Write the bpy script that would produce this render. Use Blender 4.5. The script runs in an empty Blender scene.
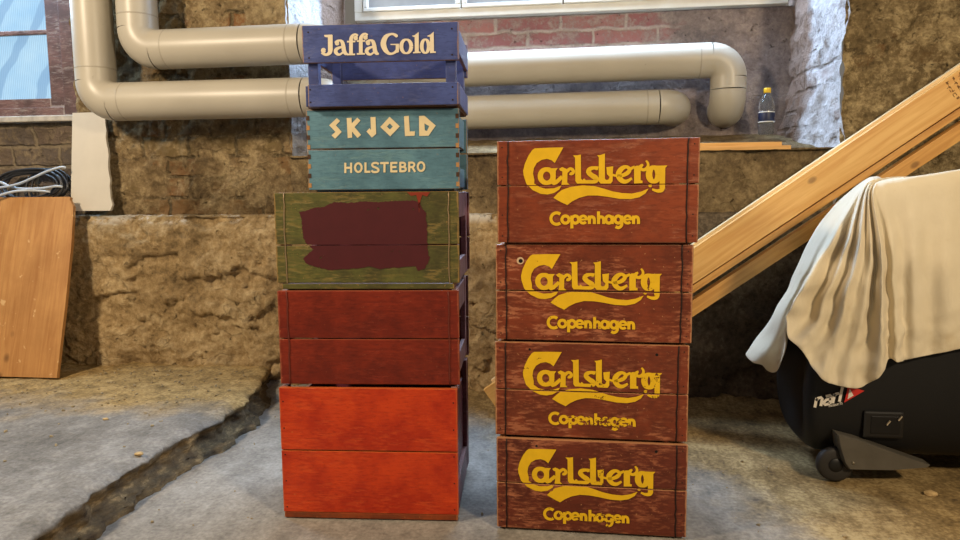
import bpy, bmesh, math, random
from mathutils import Vector, Matrix, noise
from mathutils.geometry import tessellate_polygon
random.seed(7)
R_ = math.radians
scene = bpy.context.scene
COL = scene.collection

# ------------------------------------------------------------------ camera
cam = bpy.data.objects.new('camera', bpy.data.cameras.new('camera'))
COL.objects.link(cam)
cam.data.sensor_width = 36.0
cam.data.lens = 680.8 / 960 * 36
cam.data.clip_start = 0.02
cam.matrix_world = (Matrix.Translation((0, 0, 0.823)) @ Matrix.Rotation(R_(7), 4, 'Z')
                    @ Matrix.Rotation(R_(90 - 6.13), 4, 'X') @ Matrix.Rotation(R_(-0.5), 4, 'Z'))
scene.camera = cam

# ------------------------------------------------------------------ world, lights, exposure
vs = scene.view_settings
vs.view_transform = 'Standard'
vs.look = 'None'
vs.gamma = 1
vs.exposure = 0.0
world = bpy.data.worlds.new('world')
scene.world = world
world.use_nodes = True
bg = world.node_tree.nodes['Background']
bg.inputs[0].default_value = (1.0, 0.90, 0.76, 1)
bg.inputs[1].default_value = 0.17


def area(name, loc, target, sx, sy, power, color, spread=180):
    l = bpy.data.lights.new(name, 'AREA')
    l.shape = 'RECTANGLE'
    l.size, l.size_y, l.energy, l.color = sx, sy, power, color
    l.spread = R_(spread)
    o = bpy.data.objects.new(name, l)
    COL.objects.link(o)
    o.location = loc
    o.rotation_euler = (Vector(target) - Vector(loc)).to_track_quat('-Z', 'Y').to_euler()
    return o


# daylight through the window in the niche and through the window on the left
area('daylight_niche_window', (0.0, 3.24, 2.08), (0.12, 1.2, 0.0), 1.8, 0.5, 135, (0.52, 0.71, 1.0))
area('daylight_side_window', (-2.55, 2.74, 1.95), (-1.7, 1.2, 0.0), 0.6, 0.6, 34, (0.46, 0.70, 1.0))
# warm cellar lamps on the near side of the room
area('cellar_lamp_right', (1.9, -0.5, 2.15), (0.2, 2.2, 0.5), 0.25, 0.25, 74, (1.0, 0.80, 0.54))
area('cellar_lamp_left', (-2.3, 0.5, 2.2), (-0.9, 2.5, 0.5), 0.25, 0.25, 70, (1.0, 0.82, 0.60))

# ------------------------------------------------------------------ object helpers


def link(name, me, parent=None, mat=None):
    o = bpy.data.objects.new(name, me)
    COL.objects.link(o)
    if parent is not None:
        o.parent = parent
    if mat is not None and me is not None:
        for m in (mat if isinstance(mat, (list, tuple)) else [mat]):
            me.materials.append(m)
    return o


def from_bm(name, bm, mat=None, parent=None, smooth=False):
    me = bpy.data.meshes.new(name)
    bm.to_mesh(me)
    bm.free()
    if smooth:
        for p in me.polygons:
            p.use_smooth = True
    return link(name, me, parent, mat)


def tag(o, label=None, cat=None, group=None, kind=None):
    if label: o['label'] = label
    if cat: o['category'] = cat
    if group: o['group'] = group
    if kind: o['kind'] = kind
    return o


def empty(name, loc=(0, 0, 0), rz=0.0):
    o = bpy.data.objects.new(name, None)
    o.empty_display_size = 0.05
    COL.objects.link(o)
    o.location = loc
    o.rotation_euler = (0, 0, rz)
    return o


def add_box(bm, c, s, bev=0.0, rot=None, seg=2, jit=0.0):
    """box of size s centred at c added to bm"""
    b = bmesh.new()
    bmesh.ops.create_cube(b, size=1.0)
    for v in b.verts:
        v.co = Vector((v.co.x * s[0], v.co.y * s[1], v.co.z * s[2]))
        if jit:
            v.co += Vector([random.uniform(-jit, jit) for _ in range(3)])
    if bev:
        bmesh.ops.bevel(b, geom=b.edges[:], offset=bev, segments=seg, profile=0.6, affect='EDGES')
    M = Matrix.Translation(c)
    if rot is not None:
        M = M @ rot
    b.transform(M)
    me = bpy.data.meshes.new('t')
    b.to_mesh(me)
    b.free()
    bm.from_mesh(me)
    bpy.data.meshes.remove(me)


def box(name, c, s, mat, parent=None, bev=0.002, rot=None, jit=0.0):
    bm = bmesh.new()
    add_box(bm, (0, 0, 0), s, bev, None, 2, jit)
    o = from_bm(name, bm, mat, parent)
    o.location = c
    if rot is not None:
        o.rotation_euler = rot
    return o


def catmull(pts, n, closed=False):
    P = [Vector(p) for p in pts]
    out = []
    m = len(P)
    for i in range(m if closed else m - 1):
        if closed:
            a, b, c, d = P[i - 1], P[i], P[(i + 1) % m], P[(i + 2) % m]
        else:
            a, b, c, d = P[max(i - 1, 0)], P[i], P[i + 1], P[min(i + 2, m - 1)]
        for k in range(n):
            t = k / n
            out.append(0.5 * ((2 * b) + (c - a) * t + (2 * a - 5 * b + 4 * c - d) * t * t + (3 * b - a - 3 * c + d) * t ** 3))
    if not closed:
        out.append(P[-1])
    return out


def add_tube(bm, pts, r, seg=12, cap=True):
    """sweep a circle along pts; r is a number or a list"""
    P = [Vector(p) for p in pts]
    n = len(P)
    rr = r if isinstance(r, (list, tuple)) else [r] * n
    T = []
    for i in range(n):
        t = (P[min(i + 1, n - 1)] - P[max(i - 1, 0)])
        T.append(t.normalized() if t.length > 1e-9 else Vector((0, 0, 1)))
    up = Vector((0, 0, 1)) if abs(T[0].z) < 0.9 else Vector((0, 1, 0))
    N = (up - T[0] * up.dot(T[0])).normalized()
    rings = []
    for i in range(n):
        if i:
            N = (N - T[i] * N.dot(T[i])).normalized()
        B = T[i].cross(N)
        rings.append([bm.verts.new(P[i] + (N * math.cos(a) + B * math.sin(a)) * rr[i])
                      for a in [2 * math.pi * k / seg for k in range(seg)]])
    for i in range(n - 1):
        for k in range(seg):
            bm.faces.new((rings[i][k], rings[i][(k + 1) % seg], rings[i + 1][(k + 1) % seg], rings[i + 1][k]))
    if cap:
        bm.faces.new(rings[0][::-1])
        bm.faces.new(rings[-1])


def tube(name, pts, r, mat, parent=None, seg=12, smooth=True, cap=True):
    bm = bmesh.new()
    add_tube(bm, pts, r, seg, cap)
    bmesh.ops.recalc_face_normals(bm, faces=bm.faces)
    return from_bm(name, bm, mat, parent, smooth)


def lathe(name, prof, mat, parent=None, seg=24):
    bm = bmesh.new()
    rings = []
    for (r, z) in prof:
        rings.append([bm.verts.new((r * math.cos(a), r * math.sin(a), z)) for a in [2 * math.pi * k / seg for k in range(seg)]])
    for i in range(len(prof) - 1):
        for k in range(seg):
            bm.faces.new((rings[i][k], rings[i][(k + 1) % seg], rings[i + 1][(k + 1) % seg], rings[i + 1][k]))
    bm.faces.new(rings[0][::-1])
    bm.faces.new(rings[-1])
    bmesh.ops.recalc_face_normals(bm, faces=bm.faces)
    return from_bm(name, bm, mat, parent, True)


# ------------------------------------------------------------------ material helpers
class NB:
    """small node builder"""
    def __init__(self, name):
        self.m = bpy.data.materials.new(name)
        self.m.use_nodes = True
        self.t = self.m.node_tree
        self.b = self.t.nodes['Principled BSDF']
        self.tc = self.t.nodes.new('ShaderNodeTexCoord')

    def n(self, typ, **kw):
        nd = self.t.nodes.new(typ)
        for k, v in kw.items():
            setattr(nd, k, v)
        return nd

    def l(self, a, b):
        self.t.links.new(a, b)

    def vec(self, scale=(1, 1, 1), out='Object', loc=(0, 0, 0), rot=(0, 0, 0)):
        mp = self.n('ShaderNodeMapping')
        mp.inputs['Scale'].default_value = scale
        mp.inputs['Location'].default_value = loc
        mp.inputs['Rotation'].default_value = rot
        self.l(self.tc.outputs[out], mp.inputs['Vector'])
        return mp.outputs[0]

    def noise(self, vec, scale, detail=4, rough=0.55, dist=0.0):
        nd = self.n('ShaderNodeTexNoise')
        nd.inputs['Scale'].default_value = scale
        nd.inputs['Detail'].default_value = detail
        nd.inputs['Roughness'].default_value = rough
        nd.inputs['Distortion'].default_value = dist
        self.l(vec, nd.inputs['Vector'])
        return nd.outputs['Fac']

    def ramp(self, fac, stops, interp='LINEAR'):
        r = self.n('ShaderNodeValToRGB')
        r.color_ramp.interpolation = interp
        while len(r.color_ramp.elements) < len(stops):
            r.color_ramp.elements.new(0.5)
        for e, (p, c) in zip(r.color_ramp.elements, stops):
            e.position = p
            e.color = (c, c, c, 1) if isinstance(c, (int, float)) else (*c[:3], 1)
        self.l(fac, r.inputs[0])
        return r.outputs[0]

    def mix(self, fac, a, b, blend='MIX'):
        m = self.n('ShaderNodeMix', data_type='RGBA', blend_type=blend)
        for sock, v in ((m.inputs[0], fac), (m.inputs[6], a), (m.inputs[7], b)):
            if isinstance(v, (int, float)):
                sock.default_value = v
            elif isinstance(v, tuple):
                sock.default_value = (*v[:3], 1)
            else:
                self.l(v, sock)
        return m.outputs[2]

    def math(self, op, a, b=0.0, clamp=False):
        m = self.n('ShaderNodeMath', operation=op, use_clamp=clamp)
        for sock, v in ((m.inputs[0], a), (m.inputs[1], b)):
            if isinstance(v, (int, float)):
                sock.default_value = v
            else:
                self.l(v, sock)
        return m.outputs[0]

    def sep(self, out='Generated'):
        s = self.n('ShaderNodeSeparateXYZ')
        self.l(self.tc.outputs[out], s.inputs[0])
        return s.outputs

    def bump(self, h, strength=0.4, dist=0.01):
        b = self.n('ShaderNodeBump')
        b.inputs['Strength'].default_value = strength
        b.inputs['Distance'].default_value = dist
        self.l(h, b.inputs['Height'])
        self.l(b.outputs[0], self.b.inputs['Normal'])

    def done(self, col=None, rough=0.6, metal=0.0, spec=0.4):
        if col is not None:
            if isinstance(col, tuple):
                self.b.inputs['Base Color'].default_value = (*col[:3], 1)
            else:
                self.l(col, self.b.inputs['Base Color'])
        if isinstance(rough, (int, float)):
            self.b.inputs['Roughness'].default_value = rough
        else:
            self.l(rough, self.b.inputs['Roughness'])
        self.b.inputs['Metallic'].default_value = metal
        self.b.inputs['Specular IOR Level'].default_value = spec
        return self.m


def srgb(r, g, b):
    f = lambda c: (c / 255 / 12.92) if c / 255 <= 0.04045 else ((c / 255 + 0.055) / 1.055) ** 2.4
    return (f(r), f(g), f(b))


def painted_wood(name, base, dark, worn, wear=0.5, edge=0.6, rough=0.5, scuff=None, seed=0.0):
    """old paint on boards: grain along x, scuffs, chipped edges"""
    k = NB(name)
    g = k.noise(k.vec((2.5, 20, 45), loc=(seed, 0, 0)), 2.0, 6, 0.6)
    mot = k.noise(k.vec((1, 1, 1), loc=(seed, seed, 0)), 9, 6, 0.65)
    c = k.mix(k.ramp(mot, [(0.40, 0), (0.60, 1)]), dark, base)
    s3 = k.noise(k.vec((1, 1, 1.5), loc=(seed, 7, seed)), 10, 5, 0.65)
    fine = k.noise(k.vec((3, 12, 14), loc=(seed, 5, 0)), 12.0, 6, 0.7)
    c = k.mix(k.math('MULTIPLY', k.ramp(fine, [(0.36, 1), (0.50, 0)]), 0.45), c, tuple(x * 0.55 for x in dark))
    c = k.mix(k.math('MULTIPLY', k.math('MULTIPLY', k.ramp(fine, [(0.50, 0), (0.62, 1)]), k.ramp(s3, [(0.45, 0), (0.60, 1)])), wear), c, scuff or worn)
    c = k.mix(k.math('MULTIPLY', k.ramp(g, [(0.35, 1), (0.55, 0)]), 0.35), c, dark)
    # scuffs: horizontal streaks inside larger patches
    s1 = k.noise(k.vec((6, 30, 26), loc=(seed * 2, 0, 1)), 3.0, 8, 0.7)
    s2 = k.noise(k.vec((1, 1, 1.6), loc=(0, seed, 3)), 5.5, 4, 0.6)
    sc = k.math('MULTIPLY', k.ramp(s1, [(0.52, 0), (0.60, 1)]), k.ramp(s2, [(0.46, 0), (0.56, 1)]))
    c = k.mix(k.math('MULTIPLY', sc, wear), c, scuff or worn)
    # specks
    sp = k.noise(k.vec((1, 1, 1), loc=(seed, 2, 0)), 130, 2, 0.5)
    c = k.mix(k.math('MULTIPLY', k.ramp(sp, [(0.69, 0), (0.74, 1)]), wear), c, worn)
    # worn edges
    o = k.sep('Generated')
    ge = k.n('ShaderNodeNewGeometry')
    gs = k.n('ShaderNodeSeparateXYZ')
    k.l(ge.outputs['Normal'], gs.inputs[0])
    side = k.math('GREATER_THAN', k.math('ABSOLUTE', gs.outputs[0]), 0.6)      # faces turned sideways wear along their y edges
    dx_ = k.math('MINIMUM', o[0], k.math('SUBTRACT', 1.0, o[0]))
    dy_ = k.math('MINIMUM', o[1], k.math('SUBTRACT', 1.0, o[1]))
    ex = k.math('MULTIPLY', k.math('ADD', k.math('MULTIPLY', dx_, k.math('SUBTRACT', 1.0, side)), k.math('MULTIPLY', dy_, side)), 3.6)
    ez = k.math('MINIMUM', o[2], k.math('SUBTRACT', 1.0, o[2]))
    d = k.math('MINIMUM', ex, k.math('MULTIPLY', ez, 3.5))
    en = k.noise(k.vec((8, 8, 8), loc=(seed, 0, 0)), 4.0, 6, 0.7)
    ew = k.ramp(k.math('SUBTRACT', k.math('MULTIPLY', en, 0.09), d), [(0.014, 0), (0.026, 1)])
    c = k.mix(k.math('MULTIPLY', ew, edge), c, worn)
    k.bump(k.math('ADD', k.math('MULTIPLY', g, 0.6), k.math('MULTIPLY', sc, -0.5)), 0.35, 0.002)
    return k.done(c, rough)


def plain_wood(name, light, dark, rough=0.55, knots=True, axis=0, ring=1.0):
    k = NB(name)
    sc = [26, 26, 26]
    sc[axis] = 1.6
    g = k.noise(k.vec(tuple(v * ring for v in sc)), 2.0, 5, 0.55, 0.6)
    c = k.mix(k.ramp(g, [(0.35, 0), (0.7, 1)]), light, dark)
    m = k.noise(k.vec(), 5, 4, 0.6)
    c = k.mix(k.math('MULTIPLY', k.ramp(m, [(0.4, 0), (0.75, 1)]), 0.35), c, dark)
    if knots:
        v = k.n('ShaderNodeTexVoronoi')
        s2 = [5.5, 9, 9]
        if axis: s2[0], s2[axis] = s2[axis], s2[0]
        k.l(k.vec(tuple(s2)), v.inputs['Vector'])
        v.inputs['Scale'].default_value = 1.0
        kn = k.ramp(v.outputs['Distance'], [(0.07, 1), (0.12, 0)])
        c = k.mix(k.math('MULTIPLY', kn, 0.7), c, tuple(x * 0.35 for x in dark))
    k.bump(g, 0.15, 0.002)
    return k.done(c, rough)


def flat_mat(name, col, rough=0.5, metal=0.0, var=0.15, scale=20, spec=0.4):
    k = NB(name)
    n = k.noise(k.vec(), scale, 5, 0.6)
    c = k.mix(k.ramp(n, [(0.3, 0), (0.7, 1)]), tuple(x * (1 - var) for x in col), tuple(min(1, x * (1 + var)) for x in col))
    return k.done(c, rough, metal, spec)


def sign_paint(name, col, chip=0.35, seed=0.0, scale=45, rough=0.55):
    """stencilled paint; where it has flaked off the board shows through"""
    k = NB(name)
    n = k.noise(k.vec((1, 1, 1.3), loc=(seed, seed * 1.7, 0)), scale, 7, 0.68)
    big = k.noise(k.vec(loc=(seed * 3, 0, seed)), 14, 3, 0.6)
    f = k.math('ADD', n, k.math('MULTIPLY', k.math('SUBTRACT', big, 0.5), 0.7))
    th = 0.92 - 0.50 * chip
    a = k.ramp(f, [(th, 1), (th + 0.025, 0)])
    mt = k.noise(k.vec(loc=(seed, 0, 0)), 30, 5, 0.6)
    c = k.mix(k.ramp(mt, [(0.3, 0), (0.7, 1)]), tuple(x * 0.86 for x in col), col)
    k.l(a, k.b.inputs['Alpha'])
    return k.done(c, rough)


def fbm(p, s, o=4):
    return noise.fractal(Vector(p) * s, 1.0, 2.0, o)


def mapvec(k, expr=('x', 'z')):
    s = k.sep('Object')
    c = k.n('ShaderNodeCombineXYZ')
    d = {'x': s[0], 'y': s[1], 'z': s[2]}
    k.l(d[expr[0]], c.inputs[0])
    k.l(d[expr[1]], c.inputs[1])
    return c.outputs[0]


def plaster(name, cols, soot=0.4, brick=None, bumpd=0.02, lime=0.2, plane=('x', 'z'), brick_amt=0.5, bw=0.26, rh=0.075, cover=None):
    """crumbling lime plaster over masonry. cols = (dark, mid, light); returns the builder and its colour"""
    k = NB(name)
    v = k.vec()
    n1 = k.noise(v, 3.0, 8, 0.62, 0.3)
    n2 = k.noise(v, 15, 10, 0.72)
    n3 = k.noise(k.vec(loc=(5, 5, 5)), 55, 8, 0.72)
    f = k.math('ADD', k.math('ADD', k.math('MULTIPLY', n1, 0.34), k.math('MULTIPLY', n2, 0.36)), k.math('MULTIPLY', n3, 0.30))
    c = k.ramp(f, [(0.38, cols[0]), (0.49, cols[1]), (0.59, cols[2])])
    h = k.math('ADD', k.math('MULTIPLY', n2, 0.8), k.math('MULTIPLY', n3, 0.5))
    if brick:
        bt = k.n('ShaderNodeTexBrick')
        bt.inputs['Scale'].default_value = 1.0
        bt.inputs['Brick Width'].default_value = bw
        bt.inputs['Row Height'].default_value = rh
        bt.inputs['Mortar Size'].default_value = 0.012
        bt.inputs['Mortar Smooth'].default_value = 0.8
        bt.inputs['Bias'].default_value = -0.35
        bt.inputs['Color1'].default_value = (*brick[0], 1)
        bt.inputs['Color2'].default_value = (*brick[1], 1)
        bt.inputs['Mortar'].default_value = (*brick[2], 1)
        mv = mapvec(k, plane)
        dv = k.n('ShaderNodeVectorMath', operation='ADD')
        nz = k.n('ShaderNodeTexNoise')
        nz.inputs['Scale'].default_value = 11
        nz.inputs['Detail'].default_value = 6
        k.l(v, nz.inputs['Vector'])
        sc = k.n('ShaderNodeVectorMath', operation='SCALE')
        sc.inputs['Scale'].default_value = 0.035
        k.l(nz.outputs['Color'], sc.inputs[0])
        k.l(mv, dv.inputs[0])
        k.l(sc.outputs[0], dv.inputs[1])
        k.l(dv.outputs[0], bt.inputs['Vector'])
        mask = k.ramp(k.noise(k.vec(loc=(3, 1, 2)), 3.2, 8, 0.7), [(0.66 - brick_amt * 0.4, 0), (0.72 - brick_amt * 0.4, 1)])
        if cover is not None:
            mask = k.math('MULTIPLY', mask, k.math('SUBTRACT', 1.0, cover(k)))
        smear = k.ramp(k.math('ADD', k.math('MULTIPLY', n2, 0.6), k.math('MULTIPLY', n3, 0.4)), [(0.47, 0), (0.56, 1)])
        bc = k.mix(k.math('MULTIPLY', smear, 0.75), bt.outputs['Color'], c)
        c = k.mix(mask, c, bc)
        h = k.math('SUBTRACT', h, k.math('MULTIPLY', k.math('MULTIPLY', bt.outputs['Fac'], mask), 0.5))
    st = k.ramp(k.noise(k.vec(loc=(7, 3, 1)), 2.6, 9, 0.66, 0.4), [(0.52, 0), (0.64, 1)])
    c = k.mix(k.math('MULTIPLY', st, soot), c, tuple(x * 0.30 for x in cols[0]))
    lm = k.ramp(k.noise(k.vec(loc=(1, 9, 4)), 8, 10, 0.74), [(0.58, 0), (0.63, 1)])
    c = k.mix(k.math('MULTIPLY', lm, lime), c, tuple(min(1.0, x * 1.25) for x in cols[2]))
    pit = k.ramp(k.noise(k.vec(loc=(2, 2, 8)), 30, 8, 0.74), [(0.30, 1), (0.38, 0)])
    c = k.mix(k.math('MULTIPLY', pit, 0.7), c, tuple(x * 0.30 for x in cols[0]))
    # hairline cracks
    vo = k.n('ShaderNodeTexVoronoi', feature='DISTANCE_TO_EDGE')
    vo.inputs['Scale'].default_value = 1.15
    wv = k.n('ShaderNodeTexNoise')
    wv.inputs['Scale'].default_value = 5
    wv.inputs['Detail'].default_value = 8
    k.l(v, wv.inputs['Vector'])
    k.l(wv.outputs['Color'], vo.inputs['Vector'])
    ck = k.math('MULTIPLY', k.ramp(vo.outputs['Distance'], [(0.004, 1), (0.012, 0)]), k.ramp(n1, [(0.46, 0), (0.54, 1)]))
    c = k.mix(k.math('MULTIPLY', ck, 0.12), c, tuple(x * 0.25 for x in cols[0]))
    h = k.math('SUBTRACT', h, k.math('ADD', k.math('MULTIPLY', pit, 0.6), k.math('MULTIPLY', ck, 0.2)))
    k.bump(h, 1.0, bumpd)
    return k, c


def sheet(name, fn, nu, nv, mat, kind='structure', smooth=True, wall=None):
    """grid surface from fn(u, v) -> point"""
    bm = bmesh.new()
    V = [[bm.verts.new(fn(i / nu, j / nv)) for j in range(nv + 1)] for i in range(nu + 1)]
    for i in range(nu):
        for j in range(nv):
            bm.faces.new((V[i][j], V[i + 1][j], V[i + 1][j + 1], V[i][j + 1]))
    o = from_bm(name, bm, mat, None, smooth)
    if kind: o['kind'] = kind
    return o

# ================================================================== MATERIALS OF THE SHELL
OCHRE = (srgb(106, 88, 62), srgb(168, 141, 99), srgb(206, 181, 138))
k, c = plaster('lower wall plaster', OCHRE, soot=0.30, lime=0.25)
tb = k.sep('Object')
tw = k.math('MULTIPLY', k.ramp(tb[2], [(0.715, 0), (0.745, 1)]), k.ramp(k.math('ADD', k.noise(k.vec(loc=(6, 0, 2)), 7, 8, 0.7), k.math('MULTIPLY', k.math('ABSOLUTE', k.math('ADD', tb[0], 1.1)), 0.10)), [(0.56, 0), (0.62, 1)]))
c = k.mix(k.math('MULTIPLY', tw, 0.85), c, srgb(222, 218, 208))
M_base = k.done(c, 0.95, spec=0.1)
k, c = plaster('upper wall plaster', (srgb(76, 64, 48), srgb(128, 108, 78), srgb(172, 152, 114)), soot=0.45,
               brick=(srgb(118, 100, 68), srgb(140, 90, 56), srgb(92, 80, 58)), brick_amt=0.46, lime=0.3, bw=0.21, rh=0.085)
M_upper = k.done(c, 0.95, spec=0.1)
def niche_cover(k):
    gx = k.sep('Object')
    a = k.ramp(k.math('ADD', gx[0], k.math('MULTIPLY', k.noise(k.vec(loc=(2, 0, 0)), 6, 5), 0.5)), [(0.66, 0), (0.74, 1)])
    return k.math('MAXIMUM', a, k.ramp(k.math('SUBTRACT', 1.47, gx[2]), [(0.0, 0), (0.03, 1)]))
k, c = plaster('niche brick wall', (srgb(92, 84, 82), srgb(128, 116, 112), srgb(158, 146, 138)), soot=0.15,
               brick=(srgb(136, 92, 92), srgb(160, 116, 110), srgb(166, 154, 146)), brick_amt=2.0, lime=0.15, bw=0.30, rh=0.070, cover=niche_cover, bumpd=0.008)
M_niche = k.done(c, 0.95, spec=0.1)
k, c = plaster('whitewashed jamb', (srgb(150, 144, 140), srgb(192, 190, 190), srgb(214, 213, 214)), soot=0.0,
               brick=(srgb(184, 180, 180), srgb(170, 150, 140), srgb(170, 164, 160)), brick_amt=0.4, lime=0.1, plane=('y', 'z'), bumpd=0.03)
lz = k.math('ADD', k.sep('Object')[2], k.math('MULTIPLY', k.noise(k.vec(), 5, 5), 0.5))
lo = k.ramp(lz, [(0.30, 1), (0.36, 0)])
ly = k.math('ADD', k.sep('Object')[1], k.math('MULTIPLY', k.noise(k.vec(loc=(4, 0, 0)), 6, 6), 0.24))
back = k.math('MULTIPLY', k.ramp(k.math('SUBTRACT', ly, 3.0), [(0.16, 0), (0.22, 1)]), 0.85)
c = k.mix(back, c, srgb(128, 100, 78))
M_jamb = k.done(c, 0.9, spec=0.15)
k, c = plaster('right wall rubble', (srgb(78, 66, 48), srgb(136, 117, 84), srgb(204, 182, 138)), soot=0.4,
               brick=(srgb(112, 94, 64), srgb(138, 84, 50), srgb(96, 84, 62)), brick_amt=0.22, lime=0.55, bw=0.24, rh=0.10, bumpd=0.03)
M_rubble = k.done(c, 0.95, spec=0.1)
k, c = plaster('sill rubble', (srgb(72, 60, 46), srgb(120, 102, 74), srgb(160, 140, 104)), soot=0.3, lime=0.1)
M_sill = k.done(c, 0.95, spec=0.1)
k, c = plaster('side wall brick', (srgb(70, 62, 54), srgb(112, 98, 80), srgb(150, 134, 108)), soot=0.4,
               brick=(srgb(104, 94, 86), srgb(118, 100, 84), srgb(140, 126, 104)), brick_amt=0.9, lime=0.1, bw=0.22, rh=0.09)
M_sidebrick = k.done(c, 0.95, spec=0.1)
k, c = plaster('dark right wall plaster', (srgb(64, 56, 48), srgb(102, 90, 75), srgb(146, 130, 108)), soot=0.25, lime=0.2)
# the lower wall to the right of the crates gets a darker plaster
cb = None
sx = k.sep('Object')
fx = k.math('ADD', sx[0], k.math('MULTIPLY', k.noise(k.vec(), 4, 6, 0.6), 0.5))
M_base_dark = k.done(c, 0.95, spec=0.1)

k = NB('concrete floor')
v = k.vec()
n1, n2, n3 = k.noise(v, 1.9, 7, 0.6), k.noise(v, 14, 8, 0.7), k.noise(v, 90, 4, 0.6)
f = k.math('ADD', k.math('ADD', k.math('MULTIPLY', n1, 0.36), k.math('MULTIPLY', n2, 0.34)), k.math('MULTIPLY', n3, 0.30))
st_ = k.noise(k.vec((2.2, 0.7, 1), loc=(1, 1, 0), rot=(0, 0, 0.5)), 7, 9, 0.72)
f = k.math('ADD', k.math('MULTIPLY', f, 0.75), k.math('MULTIPLY', st_, 0.25))
conc = k.ramp(f, [(0.40, srgb(104, 99, 91)), (0.5, srgb(136, 130, 120)), (0.60, srgb(164, 158, 147))])
sand = k.ramp(f, [(0.41, srgb(80, 64, 40)), (0.5, srgb(134, 111, 72)), (0.58, srgb(178, 154, 108))])
o = k.sep('Object')
# dry sand lies near the wall and on the right-hand side
ms = k.math('ADD', k.math('ADD', o[1], k.math('MULTIPLY', o[0], 0.72)), k.math('MULTIPLY', k.math('SUBTRACT', n1, 0.5), 1.4))
ms = k.ramp(k.math('MULTIPLY', ms, 0.25), [(0.50, 0), (0.58, 1)])
c = k.mix(ms, conc, sand)
sp = k.ramp(k.noise(k.vec(loc=(3, 3, 3)), 38, 6, 0.7), [(0.27, 1), (0.35, 0)])
c = k.mix(k.math('MULTIPLY', sp, 0.6), c, srgb(70, 62, 52))
k.bump(k.math('ADD', k.math('MULTIPLY', n2, 0.7), k.math('MULTIPLY', n3, 0.5)), 0.5, 0.008)
M_floor = k.done(c, 0.85, spec=0.25)

k = NB('raised concrete')
v = k.vec()
n1, n2, n3 = k.noise(v, 2.3, 7, 0.6), k.noise(v, 17, 8, 0.7), k.noise(v, 90, 4, 0.6)
f = k.math('ADD', k.math('ADD', k.math('MULTIPLY', n1, 0.36), k.math('MULTIPLY', n2, 0.34)), k.math('MULTIPLY', n3, 0.30))
st_ = k.noise(k.vec((2.2, 0.7, 1), loc=(1, 1, 0), rot=(0, 0, 0.5)), 7, 9, 0.72)
f = k.math('ADD', k.math('MULTIPLY', f, 0.75), k.math('MULTIPLY', st_, 0.25))
conc = k.ramp(f, [(0.40, srgb(90, 86, 79)), (0.5, srgb(122, 117, 109)), (0.60, srgb(154, 149, 140))])
sand = k.ramp(k.math('ADD', k.math('MULTIPLY', n2, 0.6), k.math('MULTIPLY', n3, 0.4)), [(0.36, srgb(96, 78, 48)), (0.5, srgb(148, 122, 76)), (0.64, srgb(186, 158, 106))])
o = k.sep('Object')
ms = k.ramp(k.math('ADD', o[1], k.math('MULTIPLY', k.math('SUBTRACT', n1, 0.5), 1.0)), [(0.0, 0), (1.0, 1)])
ms = k.ramp(k.math('SUBTRACT', k.math('ADD', o[1], k.math('MULTIPLY', k.math('SUBTRACT', n1, 0.5), 0.9)), 1.75), [(0.30, 0), (0.55, 1)])
c = k.mix(ms, conc, sand)
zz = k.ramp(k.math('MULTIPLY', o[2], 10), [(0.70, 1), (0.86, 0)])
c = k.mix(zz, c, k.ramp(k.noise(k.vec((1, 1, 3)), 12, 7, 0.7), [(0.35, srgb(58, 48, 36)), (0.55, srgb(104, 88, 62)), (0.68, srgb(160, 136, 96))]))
k.bump(k.math('ADD', k.math('MULTIPLY', n2, 0.8), k.math('MULTIPLY', n3, 0.5)), 0.6, 0.009)
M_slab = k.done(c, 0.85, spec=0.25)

# ================================================================== FLOOR
def floor_pt(u, v):
    x, y = -2.9 + 6.0 * u, -1.2 + 4.0 * v
    z = 0.004 * fbm((x, y, 3), 5) + 0.003 * fbm((x, y, 9), 22)
    w = max(0.0, (y - 2.30) / 0.4)                     # rubble banked against the wall
    z += 0.05 * w * w * (0.7 + 0.6 * fbm((x, y, 1), 6))
    flat = min(1.0, max(0.0, (y - 1.93) / 0.3))
    return Vector((x, y, z * (0.25 + 0.75 * flat) - 0.002))
sheet('floor', floor_pt, 300, 200, M_floor)

EDGE = [(-1.2, -1.152), (1.268, -1.152), (1.406, -1.158), (1.557, -1.176), (1.691, -1.180), (1.847, -1.171), (1.983, -1.162),
        (2.076, -1.14), (2.302, -1.146), (2.65, -1.225), (2.84, -1.275)]
def edge_x(y):
    for (a, xa), (b, xb) in zip(EDGE, EDGE[1:]):
        if a <= y <= b:
            return xa + (xb - xa) * (y - a) / (b - a)
    return EDGE[-1][1]
def slab_pt(u, v):
    y = -1.2 + 4.0 * v
    xe = edge_x(min(y, 2.84)) + 0.012 * fbm((y, 0, 5), 9) + 0.008 * fbm((y, 4, 5), 30)
    s = u * 1.25
    if s <= 1.0:
        x = -2.9 + (xe + 2.9) * (1 - (1 - s) ** 1.6)
        z = 0.10
        w = max(0.0, (y - 2.25) / 0.45)
        z += 0.018 * w * w * (0.6 + 0.8 * fbm((x, y, 1), 5)) + 0.004 * fbm((x, y, 2), 8) + 0.003 * fbm((x, y, 6), 30)
        z -= 0.016 * max(0, s - 0.9) / 0.1
        return Vector((x, y, z))
    t = (s - 1.0) / 0.25                                  # broken front face and the crumbled foot
    rough = 0.012 * fbm((y * 1.0, t * 0.3, 2), 14) + 0.006 * fbm((y, t, 2), 45)
    if t < 0.55:
        q = t / 0.55
        return Vector((xe - 0.012 * math.sin(q * 3.14) + rough + 0.004 * q, y, 0.084 - 0.06 * q))
    q = (t - 0.55) / 0.45
    foot = 0.028 + 0.030 * max(0, fbm((y, 2, 7), 5))
    return Vector((xe + 0.004 + foot * q ** 0.8 + rough, y, 0.024 - 0.012 * q + 0.006 * fbm((y, q, 3), 20) - (0.03 if q > 0.95 else 0)))
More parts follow.
